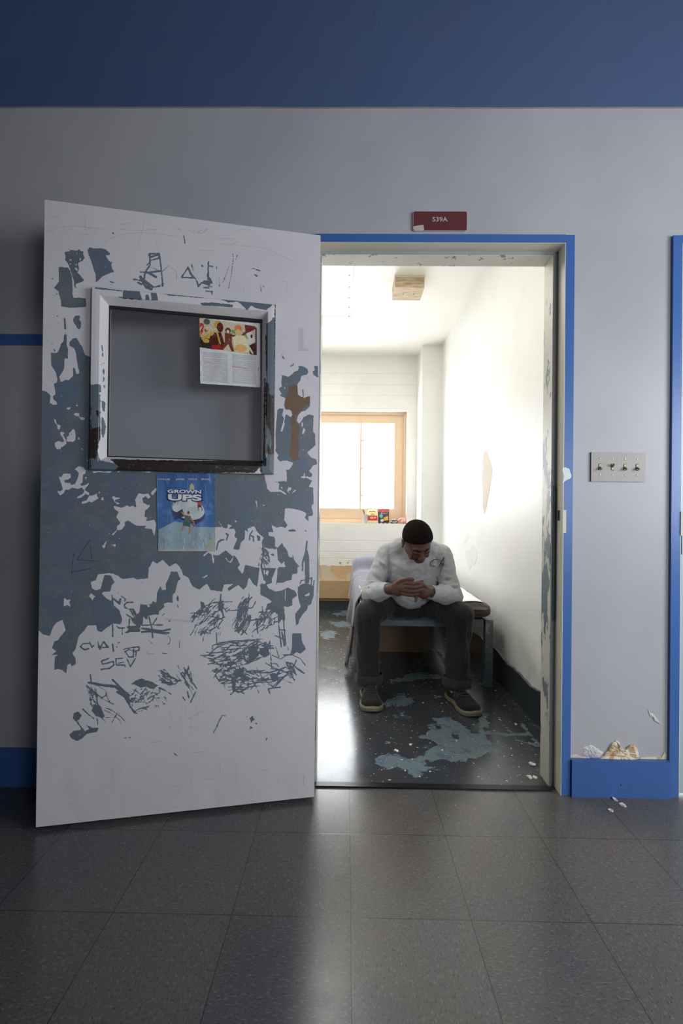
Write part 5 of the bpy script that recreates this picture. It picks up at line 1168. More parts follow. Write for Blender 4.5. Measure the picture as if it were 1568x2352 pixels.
# ---- bed
M_BED = NT('chipped_bed_enamel'); 
M_BED.base(M_BED.mix(M_BED.ramp(M_BED.noise(17, 5, .65), .615, .63), M_BED.mix(M_BED.noise(5, 3), lin((84, 96, 106)), lin((98, 110, 120))), lin((156, 136, 112)))); M_BED.rough(.38); M_BED.bump(M_BED.noise(60, 3), .15, .002); M_BED = M_BED.m
BX0, BX1, BY0, BY1, BT = .085, .884, 1.044, 2.93, .399
LGW = .046
bed = empty('bed_frame', ((BX0+BX1)/2, (BY0+BY1)/2, 0)); tag(bed, 'narrow blue grey steel bed frame against the right cell wall', 'bed')
for a in (BX0, BX1-LGW):
    for b_ in (BY0, BY1-LGW): 
        box('leg', (a, b_, 0), (a+LGW, b_+LGW, BT+.002), M_BED, bed, bevel=.003)
box('rail', (BX0+.056, BY0+.006, .357), (BX1-.056, BY0+.046, BT), M_BED, bed, bevel=.003); box('rail', (BX0+.056, BY1-.046, .357), (BX1-.056, BY1-.006, BT), M_BED, bed, bevel=.003)
for a in (BX0+.006, BX1-.046): box('rail', (a, BY0+.056, .357), (a+.04, BY1-.056, BT), M_BED, bed, bevel=.003)
box('deck', (BX0+.046, BY0+.046, .372), (BX1-.046, BY1-.046, .384), simple('bed_deck', (70, 78, 84), .5), bed)
bx = empty('storage_box', (.33, 1.9, 0)); tag(bx, 'low brown plywood box on the floor underneath the bed', 'box')
M_BRN = simple('brown_plywood', (132, 108, 84), .45, .12, 9, bump=.1, stretch=(.4, 1, 3))
box('box_body', (.115, 1.72, 0), (.585, 2.30, .315), M_BRN, bx, bevel=.004); box('box_lid', (.108, 1.712, .316), (.592, 2.308, .334), M_BRN, bx, bevel=.003)

PX, PY = .385, 1.16                                       # where the person sits
def dip(x, y): return .098*math.exp(-((x-PX)/.24)**4-((y-PY)/.17)**4)
def wool(name, c0, c1, sc_=120, rough=.9):
    t = NT(name); t.base(t.mix(t.noise(sc_, 4, .7), lin(c0), lin(c1))); t.rough(rough); t.b.inputs['Specular IOR Level'].default_value = .15
    t.bump(t.noise(260, 3, .7), .5, .002); t.b.inputs['Sheen Weight'].default_value = .25; return t
def mattress():
    r = empty('mattress', ((BX0+BX1)/2, 1.98, BT)); tag(r, 'mattress wrapped in brown wool with a white sheet on top', 'mattress')
    nx, ny = 60, 120; X0, X1, Y0, Y1 = BX0+.012, BX1-.004, BY0-.004, BY1-.03; verts = []; faces = []
    W_, L_ = X1-X0, Y1-Y0; T_ = .098
    # cross-sections along y: rounded slab
    ns = 64
    for j in range(ny+1):
        y = Y0+L_*j/ny; e = min(j, ny-j)/ny*L_; f = min(1, (max(1e-4, e)/.055)); f = math.sqrt(max(0, 1-(1-f)**2))
        for i in range(ns):
            a = 2*PI*i/ns; ca, sa = math.cos(a), math.sin(a)
            ex = math.copysign(abs(ca)**.22, ca); ez = math.copysign(abs(sa)**.55, sa)
            x = (X0+X1)/2+ex*(W_/2-.045*(1-f)); z0 = .5*(1-f)*T_; z = BT+.003+T_/2+ez*(T_/2)*max(.06, f)+(1-f)*(.012)
            if sa > 0: z -= dip(x, y)*sa*(1-abs(ca)**6)
            z += .004*noise.noise(Vector((x*9, y*9, z*9)))*(1 if sa > 0 else 0)
            verts.append((x, y, z))
    for j in range(ny):
        for i in range(ns): k = (i+1) % ns; faces.append((j*ns+i, j*ns+k, (j+1)*ns+k, (j+1)*ns+i))
    faces.append(tuple(reversed(range(ns)))); faces.append(tuple(ny*ns+i for i in range(ns)))
    o = link_mesh('wool_wrap', verts, faces, wool('brown_wool', (62, 54, 52), (92, 82, 80)).m, r, smooth=True)
    # white sheet on top, edges tucked a little over the sides
    B = bvh_of(o); nx, ny = 70, 150; sv = []; sf = []
    xa, xb = X0-.004, X1-.045; ya, yb = Y0+.035, Y1-.02
    for j in range(ny+1):
        for i in range(nx+1):
            x = xa+(xb-xa)*i/nx; y = ya+(yb-ya)*j/ny
            if j == 0: y -= .008*math.sin(x*13)
            xc = min(max(x, X0+.012), X1-.012); h = B.ray_cast(Vector((xc, y, 1.0)), Vector((0, 0, -1)))
            z = h[0].z if h[0] is not None else BT+T_
            z += .0055+.003*noise.noise(Vector((x*14, y*7, 1)))+.0035*abs(noise.noise(Vector((x*5, y*16, 4))))
            if i < 9: q = 1-i/9; x = X0-.004*math.sin(q*PI/2)-.001; z -= .050*q*q
            sv.append((x, y, z))
    for j in range(ny):
        for i in range(nx): a = j*(nx+1)+i; sf.append((a, a+1, a+nx+2, a+nx+1))
    so = link_mesh('sheet', sv, sf, simple('white_bed_sheet', (232, 233, 238), .8, .03, 20, bump=.2, bscale=300), r, smooth=True)
    md = so.modifiers.new('s', 'SOLIDIFY'); md.thickness = .003; md.offset = 1
    so['label'] = 'white bed sheet'
    return o, so
mat_o, sheet_o = mattress()
def blanket():
    # lies over the left half of the bed and hangs down its left side
    nu, nv = 90, 170; V = []; F_ = []; hem = []
    for j in range(nv+1):
        t_ = j/nv; y = 1.26+1.56*t_+.03*math.sin(t_*9)*0
        zb = .06+.20*min(1, t_/.5)+.015*math.sin(t_*21)      # how far down it hangs
        if t_ < .10: zb = .05+t_*.6
        flare = .026+.018*math.sin(t_*17+1)+.012*math.sin(t_*41)
        for i in range(nu+1):
            s_ = i/nu
            if s_ < .42:                                    # on top
                q = s_/.42; xt = .15+.47*max(0, min(1, (y-1.36)/.22))**.7; x = xt-(xt-(BX0+.012))*q; z = BT+.098+.022+.012*math.sin(y*9)*(1-q)+.010*noise.noise(Vector((x*6, y*6, 2)))+.105*math.exp(-((y-2.74)/.20)**4)
                z -= .35*dip(x, y)*0+.012*(q**6); x += 0
            else:
                q = (s_-.42)/.58; z = BT+.098+.010+.105*math.exp(-((y-2.74)/.20)**4)*(1-q)-(BT+.108-zb)*q
                x = BX0+.012-.034*math.sin(min(1, q*6)*PI/2)-flare*q**1.3-.010*math.sin(y*34+q*2)*q
            V.append((x, y+.02*noise.noise(Vector((s_*3, t_*4, 0))), z)); hem.append(s_)
    for j in range(nv):
        for i in range(nu): a = j*(nu+1)+i; F_.append((a, a+1, a+nu+2, a+nu+1))
    t = wool('lavender_grey_blanket', (150, 150, 166), (182, 182, 196), 90)
    s_ = t.attr('across').outputs['Fac']; l_ = t.attr('along').outputs['Fac']
    edge = t.ramp(s_, .70, .72)
    st = t.math('ADD', t.ramp(t.math('ABSOLUTE', t.math('SUBTRACT', l_, .60)), .010, .006), t.math('MULTIPLY', t.ramp(t.math('ABSOLUTE', t.math('SUBTRACT', l_, .66)), .006, .003), .6))
    bind = t.ramp(t.math('ABSOLUTE', t.math('SUBTRACT', s_, .70)), .016, .010)
    base = t.mix(t.noise(90, 4, .7), lin((98, 98, 114)), lin((124, 124, 138)))
    c = t.mix(edge, base, t.mix(t.noise(60, 3), lin((72, 68, 72)), lin((104, 100, 106)))); c = t.mix(t.math('MAXIMUM', bind, st), c, lin((52, 48, 54))); t.base(c)
    r = empty('blanket', (.1, 1.9, .5)); o = link_mesh('blanket_cloth', V, F_, t.m, smooth=True)
    for nme, arr in (('across', np.array(hem)), ('along', np.repeat(np.linspace(0, 1, nv+1), nu+1))):
        a = o.data.attributes.new(nme, 'FLOAT', 'POINT'); a.data.foreach_set('value', arr.astype(np.float32))
    md = o.modifiers.new('s', 'SOLIDIFY'); md.thickness = .006; md.offset = 0
    tag(r, 'lavender grey blanket with dark stripes hanging off the left side of the bed', 'blanket')
    adopt(o, r)
    fr = bmesh.new(); rr = random.Random(5)                # frayed fringe at the near lower corner
    for k in range(34):
        j = int(k*.55); p = Vector(V[j*(nu+1)+nu]); q = p+Vector((rr.uniform(-.008, .004), rr.uniform(-.006, .004), -rr.uniform(.018, .04))); q.z = max(q.z, .004); tube_into(fr, [p, (p+q)/2+Vector((rr.uniform(-.003, .003), 0, 0)), q], [.0022, .0018, .0008], 5)
    link_bm('fringe', fr, simple('fringe_dark', (60, 56, 58), .9), r)
blanket()
pl_ = empty('pillow', (.36, 2.80, BT+.09)); tag(pl_, 'white pillow at the far end of the bed under the blanket', 'pillow')
bm = bmesh.new(); ell_into(bm, (.36, 2.74, BT+.170), (.27, .15, .050), n=40)
for v in bm.verts:
    dx = (v.co.x-.36)/.27; v.co.x = .36+math.copysign(abs(dx)**.6, dx)*.27; v.co.z += .006*noise.noise(v.co*9)
link_bm('pillow_case', bm, bpy.data.materials['white_bed_sheet'], pl_, smooth=True)
# chips of white paint lying on the floor
M_FLK = simple('fallen_paint_flake', (222, 216, 204), .6, .05)
for i, (px_, py_, s0) in enumerate(((1222, 1756, .016), (1216, 1786, .015), (1228, 1787, .010), (1184, 1664, .009), (912, 1726, .008), (907, 1724, .007), (942, 1711, .007), (1411, 1837, .012), (1430, 1849, .014), (1402, 1862, .010))):
    w = on_z(px_, py_, 0); rr = random.Random(i); n = 7
    poly = [(w[0]+s0*rr.uniform(.5, 1)*math.cos(2*PI*k/n), w[1]+s0*1.3*rr.uniform(.5, 1)*math.sin(2*PI*k/n)) for k in range(n)]
    bm = bmesh.new(); lo = [bm.verts.new((p[0], p[1], .0004)) for p in poly]; hi = [bm.verts.new((p[0], p[1], .0018+rr.uniform(0, .004))) for p in poly]
    bm.faces.new(list(reversed(lo))); c_ = bm.verts.new((w[0], w[1], .002))
    for k in range(n): bm.faces.new((lo[k], lo[(k+1) % n], hi[(k+1) % n], hi[k])); bm.faces.new((hi[k], hi[(k+1) % n], c_))
    o = link_bm('paint_flake', bm, M_FLK); tag(o, 'fallen white paint flake on the cell floor' if i < 7 else 'fallen white paint flake on the corridor tiles below the blue baseboard', 'paint flake', 'paint flakes in the cell' if i < 7 else 'paint flakes in the corridor')
# ================================================================== the seated person
per = empty('person', (.385, 1.0, 0)); tag(per, 'person in grey sweatshirt sitting bent forward on the bed with clasped hands', 'person')
def skin_mat():
    t = NT('dark_brown_skin'); t.base(t.mix(t.noise(60, 4), lin((76, 50, 39)), lin((94, 62, 47)))); t.rough(.48); t.b.inputs['Subsurface Weight'].default_value = .06
    t.b.inputs['Subsurface Radius'].default_value = (.01, .004, .002); t.bump(t.noise(300, 2), .12, .001); return t.m
M_SKIN = skin_mat()
# --- joints
HIP = {-1: Vector((.300, 1.19, .500)), 1: Vector((.470, 1.19, .500))}
KNE = {-1: Vector((.126, .872, .470)), 1: Vector((.642, .866, .470))}
ANK = {-1: Vector((.136, .885, .085)), 1: Vector((.616, .845, .085))}
SHO = {-1: Vector((.238, 1.00, .795)), 1: Vector((.560, 1.00, .790))}
ELB = {-1: Vector((.148, .935, .572)), 1: Vector((.612, .925, .556))}
WRI = {-1: Vector((.236, .765, .622)), 1: Vector((.448, .768, .612))}
TOE = {-1: Vector((.143, .660, .03)), 1: Vector((.668, .612, .03))}
# --- head frame
tl, rl, yw = math.radians(44), math.radians(8), math.radians(7)
RH = Matrix.Rotation(yw, 3, 'Z') @ Matrix.Rotation(-rl, 3, 'Y') @ Matrix.Rotation(tl, 3, 'X')
# local head axes: x side, -y face, +z crown ; tilted so that the crown comes towards the camera
HC_ = Vector((.3885, .800, .882)); HS = 1.02
def hp(x, y, z): return HC_+RH @ (Vector((x, y, z))*HS)
MH = RH.copy()
bm = bmesh.new()
def he(c, r): ell_into(bm, hp(*c), [k*HS for k in r], MH)
he((0, .012, .022), (.075, .092, .082)); he((0, -.012, -.012), (.066, .076, .082)); he((0, -.030, -.058), (.050, .048, .050)); he((0, -.052, -.092), (.026, .022, .018))
he((0, -.062, .018), (.050, .024, .022))                                                     # brow
for s in (-1, 1):
    he((.031*s, -.055, -.022), (.024, .019, .022)); he((.042*s, -.035, -.060), (.016, .03, .026)); he((.024*s+.003*s, -.0735, -.001), (.0135, .010, .0075))
    he((.076*s, .012, -.012), (.007, .015, .026)); he((.080*s, .016, .002), (.006, .012, .014)); he((.079*s, .006, -.030), (.005, .007, .010))
cap_into(bm, hp(0, -.080, .002), hp(0, -.099, -.034), .0075*HS, .0105*HS); he((0, -.100, -.037), (.0115, .010, .009))
for s in (-1, 1): he((.012*s, -.092, -.039), (.008, .009, .006))
he((0, -.086, -.060), (.020, .010, .0058)); he((0, -.083, -.0715), (.018, .010, .0065))
# neck and hidden trunk under the clothes
NB = Vector((.388, .965, .815)); cap_into(bm, NB, hp(0, .03, -.05), .052, .050)
chain_into(bm, [NB, (.385, 1.03, .75), (.385, 1.10, .64), (.385, 1.15, .54)], [.06, .080, .08, .09])
chain_into(bm, [SHO[-1], NB, SHO[1]], [.034, .050, .034])
for s in (-1, 1):
    chain_into(bm, [SHO[s], ELB[s], ELB[s]+(WRI[s]-ELB[s])*.35, WRI[s]], [.034, .030, .032, .0235])
    chain_into(bm, [(.385, 1.17, .51), HIP[s], KNE[s], KNE[s]+(ANK[s]-KNE[s])*.3, ANK[s]], [.08, .066, .044, .036, .026])
    chain_into(bm, [ANK[s]+Vector((0, .015, -.035)), (ANK[s]+TOE[s])/2+Vector((0, 0, -.026)), TOE[s]+Vector((0, .065, .0))], [.022, .013, .010])
# hands ---------------------------------------------------------------
def finger(pts, rs): chain_into(bm, pts, rs, n=12)
WL, WRr = WRI[-1], WRI[1]
hb = bmesh.new()
def fingr(pts, rs): chain_into(hb, pts, rs, n=12)
# far (right in picture) hand: palm coming from the right, fingers folded inside the other hand
chain_into(hb, [WRr, Vector((.425, .752, .620)), Vector((.398, .742, .630))], [.024, .026, .024], flat=((0, 1, 0), .78))
ell_into(hb, (.412, .747, .616), (.032, .019, .034)); ell_into(hb, (.395, .742, .636), (.026, .016, .026))
for k, (zz, L) in enumerate(((.652, .044), (.634, .048), (.616, .046), (.599, .038))):
    fingr([(.388, .748, zz), (.388-L*.6, .742, zz+.002), (.388-L, .758, zz), (.388-L*.7, .770, zz-.002)], [.0092, .0086, .0080, .0070])
fingr([(.420, .744, .640), (.404, .732, .655), (.386, .728, .662), (.372, .730, .664)], [.0125, .0105, .0092, .0078])     # its thumb along the top
# near (left in picture) hand: back of the hand towards us
chain_into(hb, [WL, Vector((.262, .752, .630)), Vector((.296, .736, .638))], [.024, .027, .027], flat=((0, 1, 0), .70))
ell_into(hb, (.282, .742, .632), (.040, .018, .036)); ell_into(hb, (.302, .735, .637), (.026, .016, .033))
kn = [(.316, .7265, .6635, .6665, .402, .399), (.318, .7215, .6455, .648, .4075, .404), (.316, .7220, .6275, .6285, .4045, .402), (.310, .7265, .6105, .6095, .387, .386)]
for x0, y0, z0, z1, xt, xe in kn:
    Lf = xt-x0; sag = -.004
    fingr([(x0-.028, y0+.012, z0*.55+.632*.45), (x0, y0, z0), (x0+Lf*.45, y0-.006, z1+sag), (x0+Lf*.76, y0+.001, z1+sag*.4+.002), (xt, y0+.014, z1+.006)], [.0100, .0098, .0090, .0082, .0070])
fingr([(.262, .744, .650), (.296, .734, .676), (.326, .730, .684), (.352, .732, .681)], [.0135, .0115, .0098, .0084])      # thumb lying on top
fingr([(.372, .742, .600), (.370, .735, .588), (.367, .732, .575)], [.0090, .0082, .0070])                               # fingertip hanging below
hc = Vector((.338, .742, .632))
for v in hb.verts: v.co = hc+(v.co-hc)*1.08+Vector((.0, -.003, -.002))
hm = bpy.data.meshes.new('h'); hb.to_mesh(hm); hb.free(); bm.from_mesh(hm); bpy.data.meshes.remove(hm)
body = skin('body', bm, .0026, 3, M_SKIN, per, .5)
# nails
BB = bvh_of(body); bmn = bmesh.new()
for px_, py_ in ((959.5, 1336), (966, 1343.5)):
    h = hit(BB, px_, py_, .0004)
    if h is not None: ell_into(bmn, h, (.0042, .0012, .0034), n=10)
# hair ------------------------------------------------------------------
bm = bmesh.new(); vs = bmesh.ops.create_uvsphere(bm, u_segments=160, v_segments=110, radius=1)['verts']
for v in vs:
    d = v.co.copy()
    r = Vector((.0800, .0975, .0885)); q = Vector((d.x*r.x, d.y*r.y+.012, d.z*r.z+.024))
    # hairline: front edge high on the brow, sides down to the ears, back to the nape
    front = -d.y; line = -.02+.30*max(0, front)**1.1+(.26*max(0, front-.55)) if front > 0 else -.02-.55*min(1, -front)
    side = abs(d.x); line -= .10*side*(1 if front < .3 else 0)
    k = (d.z-line)/.07; k = max(0, min(1, k)); k = k*k*(3-2*k)
    sc2 = .84+.16*k
    q = Vector((q.x*sc2, (q.y-.012)*sc2+.012, (q.z-.024)*sc2+.024))
    q += d*.0016*noise.noise(d*34)*(k > .97)+d*.0010*noise.noise(d*80)*(k > .97)
    v.co = hp(*q)
th = NT('short_black_hair'); th.base(th.mix(th.noise(180, 3, .7), lin((14, 11, 10)), lin((34, 27, 24)))); th.rough(.95); th.b.inputs['Specular IOR Level'].default_value = .12; th.bump(th.noise(420, 3, .8), 1.0, .004); 
link_bm('hair', bm, th.m, per, smooth=True)
for s in (-1, 1):
    bm = bmesh.new(); tube_into(bm, [hp(.012*s, -.0865, .014), hp(.028*s, -.0815, .020), hp(.044*s, -.071, .015)], [.0032, .0038, .0022], 8); link_bm('eyebrow', bm, th.m, per, smooth=True)
    bm = bmesh.new(); tube_into(bm, [hp(.013*s, -.0832, -.0055), hp(.027*s, -.0852, -.0085), hp(.040*s, -.0775, -.0055)], [.0009, .0012, .0009], 6); link_bm('eyelashes', bm, th.m, per, smooth=True)
bm = bmesh.new(); tube_into(bm, [hp(-.019, -.0855, -.0655), hp(-.007, -.0945, -.0650), hp(.007, -.0945, -.0650), hp(.019, -.0855, -.0655)], [.0008, .0013, .0013, .0008], 6)
link_bm('lips', bm, simple('lip_line', (58, 32, 28), .5), per, smooth=True)['label'] = 'dark line of the closed mouth'
# --- sweatshirt --------------------------------------------------------
def cloth(name, c0, c1, sc_=70, b=.35, rough=.85):
    t = NT(name); t.base(t.mix(t.noise(sc_, 5, .75), lin(c0), lin(c1))); t.rough(rough); t.b.inputs['Specular IOR Level'].default_value = .2
    t.b.inputs['Sheen Weight'].default_value = .15; t.bump(t.noise(420, 2, .6), b, .0015); return t.m
M_SWT = cloth('heather_grey_fleece', (150, 151, 156), (182, 183, 188))
bm = bmesh.new()
chain_into(bm, [(.388, .975, .845), (.388, 1.00, .80), (.387, 1.03, .72), (.386, 1.06, .62), (.386, 1.07, .55)], [.062, .098, .112, .118, .112])
chain_into(bm, [(.33, 1.015, .74), (.33, 1.05, .60)], [.105, .110]); chain_into(bm, [(.45, 1.015, .74), (.45, 1.05, .60)], [.105, .110])
chain_into(bm, [SHO[-1]+Vector((.01, 0, .0)), (.320, .985, .835), (.388, .975, .852), (.455, .985, .833), SHO[1]+Vector((-.01, 0, .0))], [.062, .062, .064, .062, .062])
ell_into(bm, (.386, 1.00, .545), (.105, .075, .070)); ell_into(bm, (.386, .985, .530), (.085, .050, .055))
for s in (-1, 1):
    e, w, sh = ELB[s], WRI[s], SHO[s]
    chain_into(bm, [sh, sh+(e-sh)*.5, e+Vector((0, 0, .004))], [.066, .058, .056])
    d = (w-e)
    chain_into(bm, [e, e+d*.30, e+d*.60, e+d*.80], [.060, .058, .050, .038])
    ell_into(bm, e+Vector((-.006*s, -.01, -.006)), (.052, .052, .050))
    chain_into(bm, [e+d*.62, e+d*.84], [.0420, .0370])
def onp(Y, *p): return [tuple(on_y(p[i], p[i+1], Y)) for i in range(0, len(p), 2)]
FD = [
 (onp(.945, 893,1262, 893,1300, 890,1330, 887,1346), .012, -.014), (onp(.93, 1013,1292, 1004,1318, 996,1340, 993,1348), .012, -.015),
 (onp(.92, 868,1290, 880,1302, 890,1312), .009, -.008), (onp(.92, 862,1275, 878,1292, 890,1306), .008, .006), (onp(.90, 850,1318, 868,1328, 884,1336), .009, -.009), (onp(.90, 846,1335, 862,1338, 882,1340), .008, .007),
 (onp(.88, 842,1345, 850,1357, 868,1362), .007, -.008), (onp(.86, 868,1352, 871,1365, 878,1378), .006, -.008), (onp(.86, 858,1350, 862,1372, 868,1384), .007, .006),
 (onp(.90, 1005,1345, 1020,1333, 1034,1330), .008, -.010), (onp(.90, 1000,1352, 1022,1345, 1046,1345), .008, .008), (onp(.88, 1012,1362, 1024,1352, 1050,1350), .007, -.009), (onp(.86, 1010,1362, 1009,1374, 1002,1388), .006, -.008), (onp(.86, 1020,1360, 1024,1375, 1018,1392), .008, .006),
 (onp(.93, 1030,1300, 1022,1320, 1012,1332), .009, -.008), (onp(.93, 1036,1310, 1030,1330, 1020,1340), .008, .006),
 (onp(.92, 915,1372, 935,1386, 950,1390), .006, -.010), (onp(.92, 925,1368, 945,1380, 962,1378, 975,1372), .006, .008), (onp(.92, 975,1368, 962,1384, 948,1392), .006, -.009), (onp(.92, 905,1372, 922,1388, 942,1395), .006, .007),
 (onp(.92, 905,1320, 930,1328, 950,1330), .012, -.005), (onp(.92, 900,1290, 925,1305, 945,1312), .014, .004), (onp(.92, 990,1290, 975,1315, 968,1335), .012, -.006), (onp(.93, 1002,1262, 996,1285, 990,1300), .012, .005)]
swt = skin('sweatshirt', bm, .0045, 7, M_SWT, per, .6, [(a_, w_, h_*1.9) for a_, w_, h_ in FD], [(9, .006, (1, 1, 1)), (24, .004, (1, 1, 1.6)), (48, .0014, (1, 1, 1.5))])
# ribbed cuffs and hem
for s in (-1, 1):
    e, w = ELB[s], WRI[s]; d = (w-e); bm = bmesh.new(); n = 48; rings = []
    dn = d.normalized(); a = dn.orthogonal().normalized(); b_ = dn.cross(a)
    for t_, r_ in ((.66, .0425), (.74, .0415), (.88, .0390), (.95, .0375), (.96, .0350), (.93, .0320), (.78, .0310)):
        rings.append([bm.verts.new(e+d*t_+(a*math.cos(2*PI*i/n)+b_*math.sin(2*PI*i/n))*(r_+.0006*math.sin(24*2*PI*i/n)+.0015*noise.noise(Vector((i*.3, t_*4, s))))) for i in range(n)])
    for x, y in zip(rings, rings[1:]):
        for i in range(n): bm.faces.new((x[i], x[(i+1) % n], y[(i+1) % n], y[i]))
    link_bm('cuff', bm, M_SWT, per, smooth=True)
SB = bvh_of(swt)
def marks(name, lines, r, m, B, parent, lift=.0006):
    bm = bmesh.new()
    for ln in lines:
        pts = []
        for a, b_ in zip(ln, ln[1:]):
            for k in range(5): pts.append(hit(B, a[0]+(b_[0]-a[0])*k/4, a[1]+(b_[1]-a[1])*k/4, lift))
        pts = [p for p in pts if p is not None]
        cl_ = [pts[0]] if pts else []
        for p in pts[1:]:
            if (p-cl_[-1]).length > .0008: cl_.append(p)
        if len(cl_) > 1: tube_into(bm, cl_, r, 6)
    return link_bm(name, bm, m, parent, smooth=True)
k = 3.92
marks('printed_letters', [C(780,1160,k, 880,490,850,490,820,510,812,530,825,548,860,552), C(780,1160,k, 938,468,918,505,892,560), C(780,1160,k, 938,468,935,520,928,552), C(780,1160,k, 905,525,940,535)], .0021, simple('navy_marker', (52, 50, 72), .7), SB, swt)['label'] = 'dark hand-drawn letters on the chest'
# --- trousers ----------------------------------------------------------
M_TRS = cloth('charcoal_trouser_cloth', (32, 31, 35), (46, 45, 49), 40, .3, .8)
bm = bmesh.new()
ell_into(bm, (.385, 1.19, .515), (.175, .115, .085)); chain_into(bm, [HIP[-1], HIP[1]], [.098, .098]); ell_into(bm, (.385, 1.075, .462), (.125, .085, .062)); chain_into(bm, [(.27, 1.07, .475), (.385, 1.06, .455), (.50, 1.07, .475)], [.070, .058, .070])
for s in (-1, 1):
    h_, kk, an = HIP[s], KNE[s], ANK[s]; out = Vector((.006*s, 0, 0))
    chain_into(bm, [h_, h_+(kk-h_)*.5, kk+out], [.100, .090, .078]); ell_into(bm, kk+Vector((.004*s, .004, -.01)), (.076, .074, .070))
    chain_into(bm, [kk+out, kk+(an-kk)*.35+Vector((.003*s, .01, 0)), kk+(an-kk)*.75+Vector((0, .005, 0)), an+Vector((.002*s, .0, .022))], [.074, .069, .066, .067])
ell_into(bm, ANK[-1]+Vector((0, 0, .012)), (.073, .074, .022)); ell_into(bm, ANK[1]+Vector((.004, 0, .014)), (.076, .074, .024))
TF = [(onp(.80, 838,1420, 842,1470, 846,1530), .012, .010), (onp(.80, 858,1425, 866,1470, 868,1510), .010, -.010), (onp(.80, 824,1440, 826,1500, 830,1545), .010, -.007), (onp(.80, 850,1410, 858,1450, 862,1480), .010, .007),
 (onp(.80, 1070,1420, 1068,1470, 1062,1530), .010, .010), (onp(.80, 1050,1410, 1056,1450, 1066,1490), .009, -.010), (onp(.80, 1040,1440, 1048,1490, 1050,1530), .010, -.008), (onp(.80, 1082,1430, 1084,1480, 1080,1530), .010, .006),
 (onp(.86, 870,1400, 895,1412, 925,1418), .010, -.008), (onp(.86, 880,1392, 905,1398, 930,1405), .010, .007), (onp(.86, 1030,1404, 1000,1412, 975,1416), .010, -.008), (onp(.86, 1025,1395, 1000,1400, 970,1405), .010, .007)]
# hollow the trouser ends: rims are separate turned-up hems
tr_o = skin('trousers', bm, .0055, 5, M_TRS, per, .6, [(a_, w_*1.1, h_*1.5) for a_, w_, h_ in TF], [(8, .009, (1, 1, 1)), (20, .006, (1.5, 1, .6)), (50, .0015, (1.5, 1, .5))])
M_HEM = cloth('trouser_hem', (46, 42, 48), (62, 56, 62), 40)
for s in (-1, 1):
    an = ANK[s]; bm = bmesh.new(); n = 56; rings = []
    tilt = Vector((.10*s, .06, 1)).normalized() if s > 0 else Vector((0, .03, 1)).normalized()
    a = tilt.orthogonal().normalized(); b_ = tilt.cross(a); ctr = an+Vector((.003*s, 0, .015))
    for h_, r_ in ((.028, .0725), (.020, .0760), (-.014, .0775), (-.020, .0760), (-.018, .0710), (.010, .0660)):
        rings.append([bm.verts.new(ctr+tilt*h_+(a*math.cos(2*PI*i/n)+b_*math.sin(2*PI*i/n))*(r_+.0025*math.sin(5*2*PI*i/n+s)+.002*math.sin(9*2*PI*i/n))) for i in range(n)])
    for x, y in zip(rings, rings[1:]):
        for i in range(n): bm.faces.new((x[i], x[(i+1) % n], y[(i+1) % n], y[i]))
    link_bm('hem', bm, M_HEM, tr_o, smooth=True)
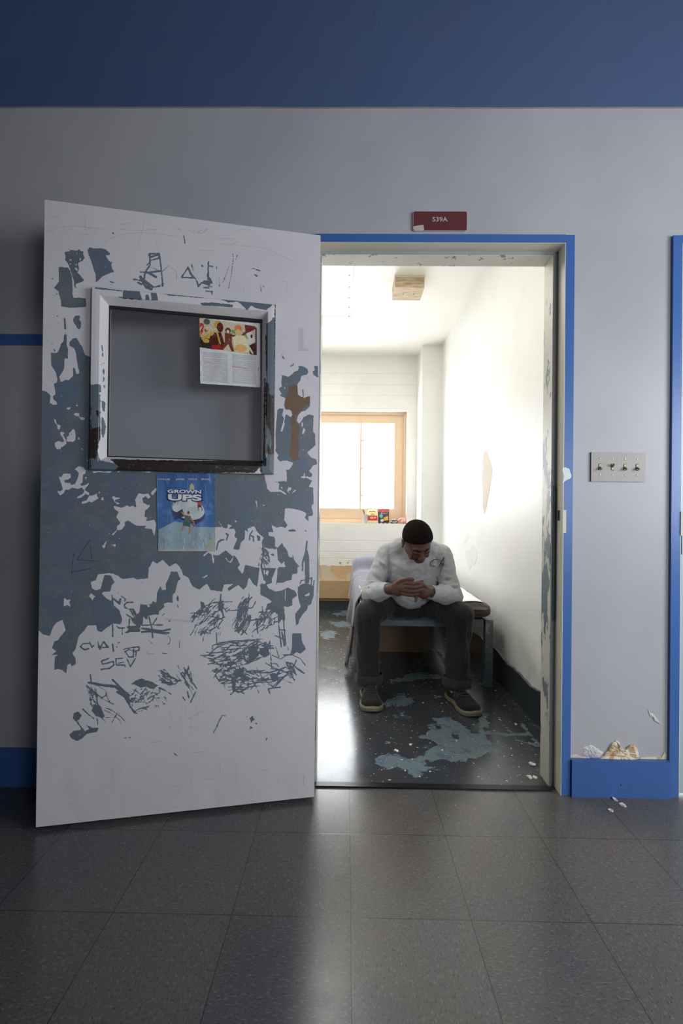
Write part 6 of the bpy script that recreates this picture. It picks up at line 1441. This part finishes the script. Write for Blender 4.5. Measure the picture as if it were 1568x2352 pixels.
# --- socks and shoes ----------------------------------------------------
M_SOCK = simple('grey_sock_knit', (176, 176, 180), .9, .06, 90, bump=.4, bscale=300)
M_SUEDE = cloth('black_suede', (16, 15, 15), (27, 25, 24), 60, .3); M_SOLE = simple('gum_sole', (122, 116, 92), .55, .08, 14, bump=.15)
M_STRAP = simple('shoe_strap', (44, 42, 42), .5, .1, 30); M_PIPE = simple('shoe_trim_grey', (72, 72, 72), .6)
for s in (-1, 1):
    an = ANK[s]; ax = (TOE[s]-an); ax.z = 0; ax.normalize(); sd = Vector((-ax.y, ax.x, 0))
    heel = an-ax*.062; heel.z = 0
    bm = bmesh.new(); chain_into(bm, [an+Vector((0, 0, .045)), an+Vector((0, -.004, -.01)), an+ax*.02+Vector((0, 0, -.035))], [.040, .041, .040]); skin('sock', bm, .004, 3, M_SOCK, per, .5)
    L = .288
    def halfw(t): return 1.10*(.034+.0115*math.sin(min(1, t/.28)*PI/2)-.007*math.exp(-((t-.42)/.14)**2)+.0085*math.exp(-((t-.74)/.2)**2))*(1 if t < .80 else math.sqrt(max(0.0, 1-((t-.80)/.2)**2))*.98+.02)*(1 if t > .06 else math.sqrt(max(0.05, 1-((.06-t)/.065)**2)))
    def place(t, x, z): return heel+ax*(L*t)+sd*x+Vector((0, 0, z))
    sh = empty('shoe', tuple(heel)); 
    sh.matrix_basis = Matrix.Translation(heel-per.matrix_basis.translation); sh.parent = per
    # sole
    bm = bmesh.new(); N = 40; rings = []
    for off, z in ((-.002, .0005), (.003, .003), (.0035, .018), (.001, .024), (-.006, .0255)):
        rg = []
        for i in range(2*N):
            if i < N: t = i/(N-1); sgn = 1
            else: t = 1-(i-N)/(N-1); sgn = -1
            te = .5+(t-.5)*(1+off*2/L); rg.append(bm.verts.new(place(te, sgn*(halfw(t)+off), z+.006*max(0, (t-.85)/.15)**2)))
        rings.append(rg)
    for x, y in zip(rings, rings[1:]):
        for i in range(2*N): bm.faces.new((x[i], x[(i+1) % (2*N)], y[(i+1) % (2*N)], y[i]))
    bm.faces.new(list(reversed(rings[0]))); bm.faces.new(rings[-1]); so = link_bm('sole', bm, M_SOLE, sh, smooth=False)
    # upper, lofted sections with an ankle opening
    bm = bmesh.new(); NS, M_ = 36, 24; rings = []
    def top(t): return .088 if t < .12 else .088-.010*math.sin((t-.12)/.2*PI) if t < .32 else .096-(t-.32)*.11 if t < .62 else .063-(t-.62)*.06 if t < .84 else .0498*math.sqrt(max(.10, 1-((t-.84)/.17)**2))
    for j in range(NS+1):
        t = j/NS; w = halfw(t)-.002; hgt = max(.022, top(t)); rg = []
        for i in range(M_+1):
            a = PI*i/M_; c_, s_ = math.cos(a), math.sin(a)
            x = math.copysign(abs(c_)**.62, c_)*w*(1-.30*min(1, max(0, (hgt-.05)/.05))*s_); z = .020+(hgt-.020)*(s_**.8)
            rg.append(bm.verts.new(place(.012+t*.976, x, z)))
        rings.append(rg)
    for x, y in zip(rings, rings[1:]):
        for i in range(M_): bm.faces.new((x[i], x[i+1], y[i+1], y[i]))
    bm.faces.new(rings[0]); bm.faces.new(list(reversed(rings[-1])))
    for a_, b_ in ((rings[0][0], rings[0][M_]),): pass
    up = link_bm('upper', bm, M_SUEDE, sh, smooth=True)
    UB = bvh_of(up)
    def drape(t0, t1, xs, lift, wdt, m, nme):
        bm = bmesh.new(); pts = []
        for q in np.linspace(-1, 1, 21):
            o_ = place(t0+(t1-t0)*(q+1)/2, q*xs, .2); h = UB.ray_cast(o_, Vector((0, 0, -1)))
            if h[0] is not None: pts.append(h[0]+Vector((0, 0, lift)))
        rg = []
        for p in pts: rg.append([bm.verts.new(p+ax*wdt+Vector((0, 0, 0))), bm.verts.new(p+ax*wdt*.8+Vector((0, 0, .003))), bm.verts.new(p-ax*wdt*.8+Vector((0, 0, .003))), bm.verts.new(p-ax*wdt)])
        for x, y in zip(rg, rg[1:]):
            for i in range(3): bm.faces.new((x[i], x[i+1], y[i+1], y[i]))
        return link_bm(nme, bm, m, sh)
    drape(.40, .42, .040, .001, .011, M_STRAP, 'strap'); drape(.52, .54, .041, .001, .010, M_STRAP, 'strap')
    for tt in (.36, .47, .59): drape(tt, tt+.01, .036, .0012, .0018, M_PIPE, 'trim_line')
    bm = bmesh.new(); cap_into(bm, place(.30, 0, .088), place(.36, 0, .108), .022, .018, flat=(tuple(ax), .35)); link_bm('tongue', bm, M_SUEDE, sh, smooth=True)
